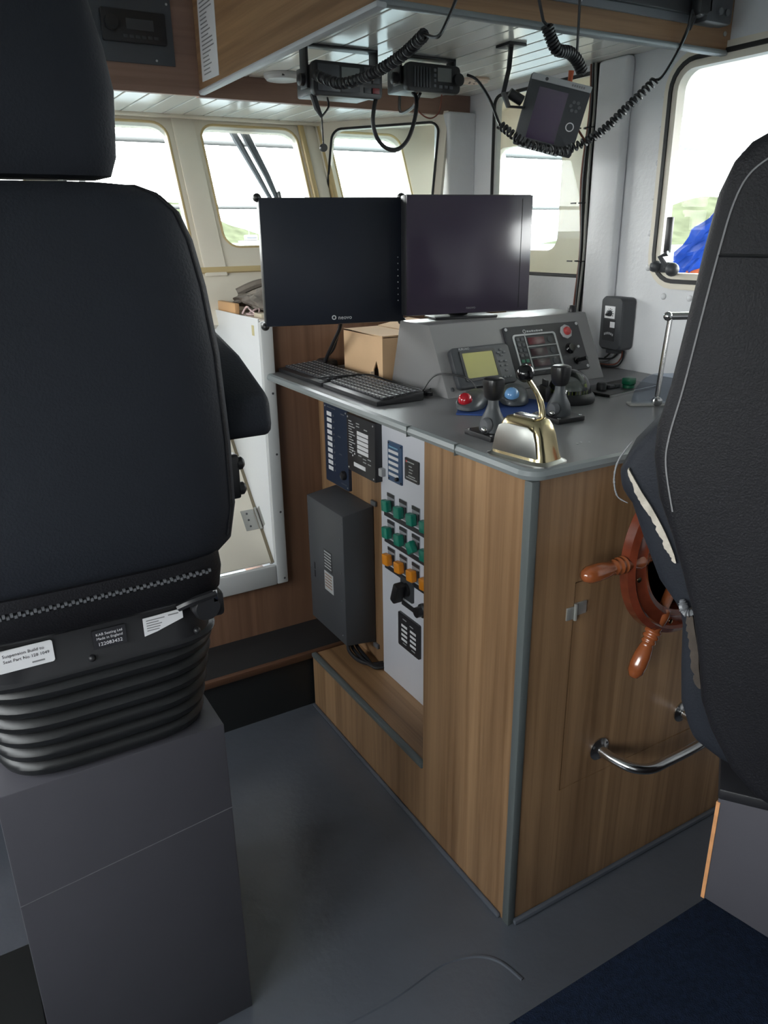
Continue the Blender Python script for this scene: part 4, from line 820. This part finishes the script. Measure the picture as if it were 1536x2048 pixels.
def tatter(b, P, wid, seed, z0, z1):
    rnd = random.Random(seed); j_ = .5; Q = spline([(p[0], p[1], 0) for p in P], 9); n_ = len(Q); lo = []
    for i_ in range(n_-1, -1, -1):
        d = (Q[min(i_+1, n_-1)]-Q[max(i_-1, 0)]).normalized(); j_ = rnd.random() if i_ % 3 == 0 else j_*.6+.4*rnd.random() if i_ < n_-1 else .5; w_ = wid*(.55+.5*j_)*math.sin(math.pi*(i_+.5)/n_)**.5
        lo.append((Q[i_].x+d.y*w_, Q[i_].y-d.x*w_))
    prism(b, [(q.x, q.y) for q in Q]+lo, z0, z1, HS)
obj('torn_foam', B(lambda b: tatter(b, [(-.300, 1.243), (-.280, 1.212), (-.257, 1.180), (-.236, 1.146), (-.219, 1.112), (-.213, 1.095)], .013, 3, -.012, -.002)), foam, s2)
obj('torn_foam', B(lambda b: tatter(b, [(-.180, 1.020), (-.172, .985), (-.163, .95), (-.157, .915), (-.150, .880)], .016, 5, -.012, .004)), mat('dirty_foam', srgb(70, 62, 56), .9, var=(30, .3)), s2)
curled = mat('curled_vinyl', srgb(120, 122, 126), .45)
obj('torn_flap', B(lambda b: foam_strip(b, [(-.197, 1.035, .0), (-.190, 1.018, .008), (-.176, 1.02, .010)], .009, 8)), curled, s2)
obj('torn_flap', B(lambda b: foam_strip(b, [(-.300, 1.285, -.02), (-.318, 1.252, -.018), (-.322, 1.222, -.015), (-.314, 1.195, -.008), (-.296, 1.186, -.004)], .003, 9)), curled, s2)
obj('stitching', B(lambda b: tube(b, [HS @ Vector(p) for p in spline([(-.150, 1.690, .0525), (-.182, 1.666, .0525), (-.198, 1.63, .0525), (-.209, 1.565, .0525), (-.220, 1.48, .0525), (-.232, 1.385, .0525), (-.243, 1.315, .0525), (-.243, 1.27, .0525), (-.226, 1.20, .0525)], 5)], .0015, 5)), mat('grey_thread', srgb(118, 118, 120), .7), s2)
obj('back_seam', B(lambda b: tube(b, [HS @ Vector(p) for p in ((-.209, 1.565, .0515), (0, 1.560, .0515), (.209, 1.565, .0515))], .0025, 5)), bl_rubber, s2)

# ================================================================== OVERHEAD EQUIPMENT
# car stereo in the forward fascia
sp_ = thing('stereo_panel', 'dark grey overhead panel with built-in car stereo', 'panel', (.65, 2.64, 2.09))
VF = frame((0, 2.640, 0), (1, 0, 0), (0, 0, 1))
obj('plate', B(lambda b: box(b, (.42, 2.087, 0), (.812, 2.398, .006), .001, VF)), mat('dark_panel_grey', srgb(72, 76, 82), .5), sp_)
stx = obj('stereo', B(lambda b: prism(b, rrect(.600, 2.138, .790, 2.222, .006), .006, .018, VF, .002)), bl_plastic, sp_)
obj('stereo_display', B(lambda b: box(b, (.672, 2.172, .018), (.752, 2.200, .0187), 0, VF)), dk_grey, stx)
obj('stereo_knob', B(lambda b: lathe(b, [(.020, 0), (.019, .012), (.002, .013)], 20, VF @ T(.628, 2.185, .018))), bl_plastic, stx)
obj('stereo_key', B(lambda b: [box(b, (.66+.018*k, 2.150, .018), (.673+.018*k, 2.158, .020), .001, VF) for k in range(6)]), dk_grey, stx)
for x, z in ((.755, 2.098), (.80, 2.25)): obj('screw', B(lambda b: lathe(b, [(.0035, 0), (.0035, .0015), (.001, .002)], 8, VF @ T(x, z, .006))), lbl_grey, sp_)
# notice on the oak fascia
nc = thing('notice', 'narrow white printed notice stuck on the oak overhead fascia', 'notice', (.884, 2.52, 2.04))
NF = WP(.884)
obj('sheet', B(lambda b: prism(b, [(-2.605, 2.046), (-2.452, 2.042), (-2.447, 2.30), (-2.59, 2.32)], 0, .001, NF)), paper, nc)
rn = random.Random(4)
obj('print', B(lambda b: [box(b, (-2.58, 2.06+.011*k, .001), (-2.58+.05+.06*rn.random(), 2.0635+.011*k, .0014), 0, NF) for k in range(21)]), ink_grey, nc)
# soffit lights
dl = thing('ceiling_light', 'round white ceiling light on the plank soffit beside the beam', 'light', (1.135, 2.56, 2.08))
obj('body', B(lambda b: lathe(b, [(.060, 0), (.060, -.008), (.052, -.018), (.02, -.021), (.001, -.021)], 32, T(1.135, 2.56, 2.0795))), white_flange, dl)
obj('switch', B(lambda b: box(b, (1.11, 2.505, 2.066), (1.118, 2.512, 2.072), .001)), dk_grey, dl)
lsp = thing('ceiling_speaker', 'small round cream grille on the soffit beside the starboard wall', 'speaker', (1.75, 2.36, 2.08))
obj('body', B(lambda b: lathe(b, [(.05, 0), (.05, -.006), (.045, -.010), (.001, -.010)], 28, T(1.75, 2.36, 2.0795))), mat('pink_cream_plastic', srgb(216, 196, 180), .5), lsp)
obj('grille_hole', B(lambda b: [lathe(b, [(.004, 0), (.004, -.0008)], 8, T(1.75+.02*math.cos(k*1.05), 2.36+.02*math.sin(k*1.05), 2.0695)) for k in range(6)]), ink, lsp)

def radio(name, label, x0, x1, z0, z1, y, depth, kind):
    r_ = thing(name, label, 'radio', ((x0+x1)/2, y, z1))
    Fr = frame((0, y, 0), (1, 0, 0), (0, 0, 1))
    obj('case', B(lambda b: box(b, (x0+.01, y+.02, z0+.006), (x1-.012, y+depth, z1-.004), .004)), bl_plastic, r_)
    fc_ = obj('front', B(lambda b: prism(b, rrect(x0, z0, x1, z1, .014), -.024, .0, Fr, .004, True)), bl_plastic, r_)
    w_ = x1-x0; h_ = z1-z0
    if kind == 1:
        obj('screen', B(lambda b: box(b, (x0+.40*w_, z0+.45*h_, 0), (x0+.66*w_, z1-.14*h_, .0008), 0, Fr)), lcd_g, fc_)
        obj('cassette', B(lambda b: box(b, (x0+.06*w_, z0+.12*h_, 0), (x0+.37*w_, z1-.1*h_, .003), .002, Fr)), dk_grey, fc_)
        obj('button', B(lambda b: [box(b, (x0+(.72+.13*c)*w_, z0+(.15+.3*k)*h_, 0), (x0+(.82+.13*c)*w_, z0+(.32+.3*k)*h_, .003), .001, Fr) for c in range(2) for k in range(3)]), dk_grey, fc_)
        obj('distress_button', B(lambda b: box(b, (x0+.84*w_, z0+.15*h_, .003), (x0+.94*w_, z0+.32*h_, .005), .001, Fr)), mat('dull_red_plastic', srgb(120, 44, 48), .4), fc_)
        obj('lower_screen', B(lambda b: box(b, (x0+.40*w_, z0+.15*h_, 0), (x0+.66*w_, z0+.36*h_, .0008), 0, Fr)), dk_grey, fc_)
    else:
        obj('grille', B(lambda b: [box(b, (x0+(.12+.055*k)*w_, z0+.15*h_, 0), (x0+(.145+.055*k)*w_, z1-.15*h_, .003), .001, Fr) for k in range(6)]), dk_grey, fc_)
        obj('screen', B(lambda b: box(b, (x0+.56*w_, z0+.4*h_, 0), (x0+.82*w_, z1-.12*h_, .0008), 0, Fr)), lcd_g, fc_)
        obj('button', B(lambda b: [box(b, (x0+.48*w_, z0+(.18+.18*k)*h_, 0), (x0+.53*w_, z0+(.29+.18*k)*h_, .002), .001, Fr) for k in range(4)]+[box(b, (x0+(.58+.10*k)*w_, z0+.16*h_, 0), (x0+(.65+.10*k)*w_, z0+.27*h_, .002), .001, Fr) for k in range(3)]), md_grey, fc_)
        obj('knob', B(lambda b: lathe(b, [(.018, 0), (.017, .012), (.003, .013)], 18, Fr @ T(x1-.012, (z0+z1)/2, 0))), bl_plastic, fc_)
    obj('bracket', B(lambda b: (box(b, (x0-.006, y+.03, z0+.02), (x0+.002, y+.07, 2.08), .001), box(b, (x1-.004, y+.03, z0+.02), (x1+.004, y+.07, 2.08), .001), box(b, (x0-.006, y+.03, 2.074), (x1+.004, y+.07, 2.0795), .001))), bl_plastic, r_)
    for x, s_ in ((x0-.006, -1), (x1+.004, 1)): obj('clamp_knob', B(lambda b: lathe(b, [(.016, 0), (.016, .012), (.010, .016)], 12, T(x, y+.05, (z0+z1)/2) @ R(s_*90, 'Y'))), bl_plastic, r_)
    return r_
radio('vhf_radio', 'wide black radio with two screens bracketed under the soffit next to the oak fascia', 1.020, 1.236, 1.952, 2.036, 2.10, .13, 1)
radio('vhf_radio', 'chunky black radio with ribbed speaker grille bracketed under the soffit mid span', 1.318, 1.505, 1.982, 2.056, 2.10, .13, 2)
# spare handset bracket and pull cord
cl1 = thing('coiled_cord', 'coiled black handset cord sagging in front of the wide radio', 'cord', (1.02, 1.8, 2.0))
obj('coil', B(lambda b: coil(b, [(1.012, 2.072, 1.995), (1.02, 2.03, 1.978), (1.03, 1.95, 1.957), (1.052, 1.85, 1.962), (1.048, 1.70, 1.975), (1.020, 1.555, 1.990)], .0108, 36, .0036)), cable_m, cl1)
obj('lead', B(lambda b: tube(b, spline([(1.020, 1.555, 1.990), (1.018, 1.52, 1.978), (1.016, 1.495, 1.976), (1.03, 1.49, 2.00), (1.055, 1.488, 2.05), (1.09, 1.488, 2.14), (1.11, 1.49, 2.19), (1.115, 1.5115, 2.21)], 6), .0036, 6)), cable_m, cl1)
cl2 = thing('coiled_cord', 'long coiled black handset cord hanging across below the chart plotter', 'cord', (1.6, 1.75, 1.8))
obj('coil', B(lambda b: coil(b, [(1.461, 1.85, 1.872), (1.490, 1.78, 1.824), (1.56, 1.755, 1.806), (1.612, 1.74, 1.806), (1.666, 1.68, 1.843), (1.718, 1.63, 1.907), (1.768, 1.595, 1.964)], .0092, 38, .0038)), cable_m, cl2)
obj('lead', B(lambda b: tube(b, spline([(1.508, 2.07, 2.03), (1.515, 2.03, 2.01), (1.50, 1.95, 1.95), (1.475, 1.88, 1.89), (1.461, 1.85, 1.872)], 6), .004, 6)), cable_m, cl2)
obj('lead', B(lambda b: tube(b, spline([(1.768, 1.595, 1.964), (1.772, 1.575, 1.97), (1.762, 1.53, 2.01), (1.752, 1.494, 2.055), (1.755, 1.488, 2.09)], 6), .004, 6)), cable_m, cl2)
cl3 = thing('coiled_cord', 'short bunched coiled cord dangling in front of the athwart oak fascia', 'cord', (1.33, 1.46, 1.95))
obj('coil', B(lambda b: coil(b, [(1.272, 1.462, 2.013), (1.288, 1.462, 1.988), (1.306, 1.462, 1.970), (1.34, 1.462, 1.968), (1.365, 1.462, 1.955), (1.385, 1.462, 1.932)], .0105, 21, .0036)), cable_m, cl3)
obj('lead', B(lambda b: tube(b, [(1.238, 1.5115, 2.21), (1.238, 1.475, 2.20), (1.24, 1.462, 2.16), (1.248, 1.462, 2.056), (1.262, 1.462, 2.02), (1.272, 1.462, 2.013)], .0035, 6)), cable_m, cl3)
obj('lead', B(lambda b: tube(b, spline([(1.385, 1.462, 1.932), (1.372, 1.468, 1.935), (1.372, 1.47, 1.966), (1.366, 1.465, 2.06), (1.363, 1.465, 2.16), (1.362, 1.48, 2.20), (1.362, 1.5115, 2.21)], 5), .003, 6)), cable_m, cl3)
tag(obj('aerial_cable', B(lambda b: tube(b, spline([(1.262, 2.16, 2.02), (1.24, 2.13, 1.985), (1.208, 2.10, 1.935), (1.203, 2.10, 1.89), (1.218, 2.10, 1.85), (1.25, 2.10, 1.827), (1.288, 2.10, 1.828), (1.322, 2.10, 1.858), (1.345, 2.10, 1.915), (1.362, 2.12, 1.965), (1.37, 2.15, 1.985)], 7), .006, 8)), cable_m), 'thick black cable loop hanging between the two radios', 'cable')
tag(obj('radio_lead', B(lambda b: tube(b, spline([(1.372, 2.13, 1.984), (1.362, 2.13, 1.955), (1.385, 2.13, 1.928), (1.42, 2.13, 1.918), (1.45, 2.13, 1.938), (1.458, 2.13, 1.984)], 7), .0022, 6)), cable_r), 'thin brown wire loop under the ribbed radio', 'wire')
tag(obj('radio_lead', B(lambda b: tube(b, spline([(1.375, 2.12, 1.98), (1.40, 2.20, 1.955), (1.48, 2.40, 1.97), (1.60, 2.60, 2.05)], 7), .005, 6)), cable_m), 'black lead crossing from the ribbed radio towards the beam', 'cable')
pc = thing('pull_cord', 'thin black cord with round toggle hanging under the wide radio', 'cord', (1.056, 2.13, 1.83))
obj('cord', B(lambda b: (tube(b, spline([(1.056, 2.13, 1.905), (1.057, 2.13, 1.87), (1.058, 2.13, 1.835)], 4), .0022, 6), tube(b, spline([(1.085, 2.15, 1.955), (1.083, 2.14, 1.93), (1.056, 2.13, 1.903)], 4), .003, 6))), cable_m, pc)
obj('stub', B(lambda b: tube(b, [(1.036, 2.14, 1.958), (1.045, 2.135, 1.925), (1.056, 2.13, 1.902)], [.009, .009, .004], 8)), cable_m, pc)
obj('toggle', B(lambda b: lathe(b, [(.010, -.006), (.011, 0), (.010, .006)], 16, frame((1.058, 2.13, 1.825), (1, 0, 0), (0, 0, 1)))), bl_rubber, pc)
# chart plotter
gp = thing('chart_plotter', 'tilted grey chart plotter with dark violet screen hanging from the soffit', 'display', (1.65, 1.86, 1.83))
_gc = Vector((1.650, 1.855, 1.915)); _gn = (Vector((0, 0, 1.6))-_gc).normalized(); _gx = (-_gn).cross(Vector((0, 0, 1))).normalized(); _gy = _gn.cross(_gx)
GF = frame(_gc-Vector((0, 0, .012)), _gx*math.cos(.26)-_gy*math.sin(.26), _gx*math.sin(.26)+_gy*math.cos(.26)) @ Matrix.Scale(.93, 4)
obj('case', B(lambda b: box(b, (-.095, -.100, -.055), (.0915, .100, -.004), .006, GF)), dk_grey, gp)
fr_ = obj('front', B(lambda b: prism(b, rrect(-.091, -.096, .0925, .084, .006), -.004, .002, GF, .001)), dk_grey, gp)
obj('screen', B(lambda b: box(b, (-.060, -.072, .002), (.030, .070, .0028), 0, GF)), mat('violet_lcd', srgb(62, 44, 74), .15), fr_)
obj('top_strip', B(lambda b: box(b, (-.091, .084, -.040), (.0925, .1015, .002), .002, GF)), lbl_grey, gp)
obj('bottom_strip', B(lambda b: box(b, (-.075, -.1035, -.03), (.05, -.096, .0), .001, GF)), lbl_grey, gp)
obj('cursor_pad', B(lambda b: [lathe(b, [(.005, 0), (.005, .003), (.002, .0035)], 10, GF @ T(.060+.013*math.cos(k*1.047), .040+.013*math.sin(k*1.047), .002)) for k in range(6)]), md_grey, fr_)
obj('round_key', B(lambda b: plate(b, [(.062+.013*math.cos(k*.393), -.016+.013*math.sin(k*.393)) for k in range(16)], [[(.062+.010*math.cos(k*.393), -.016+.010*math.sin(k*.393)) for k in range(16)]], .002, .004, GF)), lbl_white, fr_)
obj('screw', B(lambda b: [lathe(b, [(.005, 0), (.005, .0015), (.001, .002)], 10, GF @ T(x, .093, .002)) for x in (-.045,)]), dk_grey, gp)
obj('bracket', B(lambda b: (tube(b, [(1.53, 1.90, 2.078), (1.525, 1.90, 2.02), (1.505, 1.895, 1.96), (1.52, 1.89, 1.925), (1.57, 1.885, 1.925)], .011, 4, flat=.35), box(b, (1.50, 1.87, 2.072), (1.56, 1.93, 2.0795), .001), tube(b, [(1.525, 1.895, 1.96), (1.56, 1.88, 1.94)], .014, 10))), bl_plastic, gp)
obj('print', B(lambda b: [box(b, (.032+.007*k, .090, .002), (.037+.007*k, .096, .0024), 0, GF) for k in range(6)]), ink_grey, gp)
tag(obj('plotter_lead', B(lambda b: tube(b, spline([(1.745, 1.90, 1.985), (1.775, 1.92, 1.965), (1.80, 1.94, 1.93), (1.86, 1.975, 1.90), (1.912, 1.984, 1.86)], 6), .0035, 6)), cable_r), 'brown lead from the chart plotter to the cable bundle', 'cable')
tag(obj('plotter_plug', B(lambda b: tube(b, [(1.742, 1.885, 2.03), (1.742, 1.89, 1.99)], [.008, .006], 10)), mat('orange_plug', srgb(196, 92, 52), .5)), 'small orange plug above the chart plotter', 'plug')
# radio panel on the athwart fascia
rpn = thing('radio_console', 'grey metal panel with recessed black radio on the athwart oak fascia', 'panel', (1.44, 1.52, 2.08))
QF = frame((0, 1.52, 0), (1, 0, 0), (0, 0, 1))
obj('plate', B(lambda b: box(b, (.98, 2.078, 0), (1.872, 2.37, .008), .001, QF)), md_grey, rpn)
rr_ = obj('radio_face', B(lambda b: box(b, (1.44, 2.094, .008), (1.84, 2.33, .020), .003, QF)), bl_plastic, rpn)
obj('trim_line', B(lambda b: box(b, (1.535, 2.128, .020), (1.66, 2.131, .021), 0, QF)), steel_d, rr_)
for x, z in ((1.41, 2.087), (1.455, 2.10), (1.83, 2.10), (1.845, 2.085)): obj('screw', B(lambda b: lathe(b, [(.005, 0), (.005, .003), (.0015, .004)], 10, QF @ T(x, z, .008 if x in (1.41, 1.845) else .020))), lbl_grey, rpn)
hsx = thing('handset', 'black radio handset in a grey cradle at the end of the radio panel', 'handset', (1.86, 1.50, 2.10))
obj('cradle', B(lambda b: box(b, (1.79, 1.470, 2.075), (1.885, 1.5115, 2.17), .008)), dk_grey, hsx)
obj('grip', B(lambda b: (box(b, (1.765, 1.470, 2.085), (1.815, 1.51, 2.22), .012), tube(b, [(1.775, 1.497, 2.10), (1.765, 1.50, 2.06)], [.012, .005], 8))), bl_plastic, hsx)
for k in range(2): obj('button', B(lambda b: lathe(b, [(.008, 0), (.008, .004)], 12, frame((1.835+.025*k, 1.470, 2.10), (1, 0, 0), (0, 0, 1)))), md_grey, hsx)

# ================================================================== OUTSIDE
struct('ground', B(lambda b: box(b, (-1500, -1500, -3.2), (1500, 1500, -3.0))), mat('harbour_water', srgb(60, 70, 72), .6, bump=(2, .3), spec=.1))
def hill(b, x0, x1, y, h, seed, dep=60):
    rnd = random.Random(seed); N = 60; lo = []
    ph = [rnd.random()*6 for _ in range(5)]
    for j, f_ in enumerate((0, .12, .45, .8, 1.0, .7, 0)):
        L_ = []
        for i in range(N+1):
            u = i/N; hh = h*(math.sin(math.pi*u)**.7)*(.75+.15*math.sin(5*u+ph[0])+.08*math.sin(13*u+ph[1])+.05*math.sin(29*u+ph[2]))
            L_.append((x0+(x1-x0)*u, y+dep*(j/6), -3+max(0.0, hh*f_)))
        lo.append(L_)
    t = bmesh.new(); vs = [[t.verts.new(p) for p in l] for l in lo]
    for a, c in zip(vs, vs[1:]):
        for k in range(N): t.faces.new((a[k], a[k+1], c[k+1], c[k]))
    merge(b, t, I4, True)
hill_m = mat('hillside_grass', srgb(60, 64, 50), .95, var=(.12, .3), spec=0)
h1 = obj('hill', B(lambda b: hill(b, 20, 190, 430, 38, 1)), hill_m); tag(h1, 'low green hill across the water outside the front windows', 'hill')
h2 = obj('hill', B(lambda b: hill(b, 190, 420, 160, 20, 2)), hill_m); tag(h2, 'distant wooded shore outside the starboard windows', 'hill')
bt = thing('motor_boat', 'small white motor boat moored across the water', 'boat', (136, 350, -3))
BM = T(136, 350, -3) @ Matrix.Scale(1.5, 4)
boat_w = mat('boat_white', srgb(112, 112, 112), .8, spec=0)
obj('hull', B(lambda b: loft(b, [[(4.2*k*c, 1.4*s_, z) for c, s_ in ((-1, -1), (.6, -1), (1.15, 0), (.6, 1), (-1, 1))] for z, k in ((0, .9), (1.2, 1.0))], BM, smooth=False)), boat_w, bt)
obj('cabin', B(lambda b: box(b, (-2.5, -.8, 1.2), (1.5, .8, 2.8), .3, BM)), boat_w, bt)
obj('mast', B(lambda b: tube(b, [BM @ Vector(p) for p in ((-1, 0, 2.8), (-1, 0, 5))], .15)), boat_w, bt)
obj('cabin_window', B(lambda b: box(b, (-2, -.9, 1.8), (1, -.78, 2.3), 0, BM)), dk_grey, bt)
rail_m = mat('weathered_rail_paint', srgb(88, 90, 90), .8, spec=.05)
gl = thing('guard_rail', 'pale horizontal guard rail outside the front windows', 'rail', (.5, 4.3, 0))
obj('rail_tube', B(lambda b: tube(b, [(-3, 4.3, 2.06), (4.2, 4.3, 2.06)], .018, 10)), rail_m, gl)
obj('lower_rail', B(lambda b: tube(b, [(-3, 4.3, 1.74), (4.2, 4.3, 1.74)], .012, 10)), rail_m, gl)
for x in (-2.9, .80, 4.1): obj('stanchion', B(lambda b: tube(b, [(x, 4.3, -1), (x, 4.3, 2.06)], .016, 8)), rail_m, gl)
# front wiper outside the window
wi = thing('window_wiper', 'grey twin-arm wiper outside the front window beside the corner', 'wiper', (1.3, 2.95, 1.75))
wip = mat('wiper_grey_paint', srgb(78, 82, 86), .6, spec=.2)
obj('arm', B(lambda b: tube(b, [FW @ Vector((1.290, -.30, -.075)), FW @ Vector((1.245, -.17, -.075)), FW @ Vector((1.175, .02, -.075))], [.008, .012, .016], 8)), wip, wi)
obj('arm', B(lambda b: tube(b, [FW @ Vector((1.315, -.30, -.075)), FW @ Vector((1.285, -.17, -.075)), FW @ Vector((1.225, .02, -.075))], [.009, .013, .018], 8)), wip, wi)
obj('blade', B(lambda b: box(b, (1.305, -.50, -.072), (1.317, -.24, -.052), .003, FW)), bl_rubber, wi)
obj('joint', B(lambda b: (box(b, (1.28, -.315, -.085), (1.33, -.290, -.062), .006, FW), ball(b, (1.318, -.295, -.07), .014, M=FW))), dk_grey, wi)
# outside the starboard window
hr = thing('hand_rail', 'pale blue bent hand rail outside the starboard window', 'rail', (2.4, 2.0, 0))
obj('tube', B(lambda b: tube(b, spline([(2.50, 2.42, 1.0), (2.50, 2.42, 1.80), (2.50, 2.40, 1.885), (2.50, 2.34, 1.91), (2.50, 2.28, 1.885), (2.50, 2.26, 1.80), (2.50, 2.26, 1.0)], 6), .018, 10)), mat('pale_blue_paint', srgb(80, 94, 98), .6, spec=.1), hr)
tp = thing('tarpaulin', 'crumpled blue tarpaulin outside the starboard window', 'tarpaulin', (2.7, 2.1, 1.2))
def tarp(b):
    t = bmesh.new(); bmesh.ops.create_icosphere(t, subdivisions=4, radius=1)
    for v in t.verts:
        p = v.co; k = 1+.14*math.sin(9*p.x+4*p.z)+.10*math.sin(13*p.y-6*p.z)+.06*math.sin(21*p.z)
        v.co = Vector((p.x*.10*k, p.y*.24*k, p.z*.085*k))
    merge(b, t, T(2.75, 2.10, 1.535) @ R(-42, 'X'), True)
obj('sheet', B(tarp), mat('blue_tarp', srgb(24, 58, 140), .6, var=(9, .2), spec=.1), tp)
obj('bundle', B(lambda b: ball(b, (2.75, 2.14, 1.44), .08, (.7, 1.6, .5), 20)), mat('orange_cloth', srgb(150, 70, 34), .7, var=(12, .4)), tp)
obj('stand', B(lambda b: box(b, (2.68, 2.0, -1.0), (2.85, 2.3, 1.405), .01)), lbl_white, tp)
tag(obj('mooring_rope', B(lambda b: tube(b, [(2.5+.5*k, 2.40-.06*k, 1.92-.012*math.sin(k/6*math.pi)*3) for k in range(7)], .008, 6)), lbl_grey), 'thin rope strung outside the starboard window', 'rope')
tag(obj('dark_floor_sheet', B(lambda b: box(b, (-.75, 1.22, .0003), (-.055, 1.62, .010), .004)), mat('near_black_sheet', srgb(20, 22, 22), .8)), 'thin near-black sheet on the floor beside the tall pedestal', 'mat')  # thin near-black sheet covering the dark floor corner, not identified further
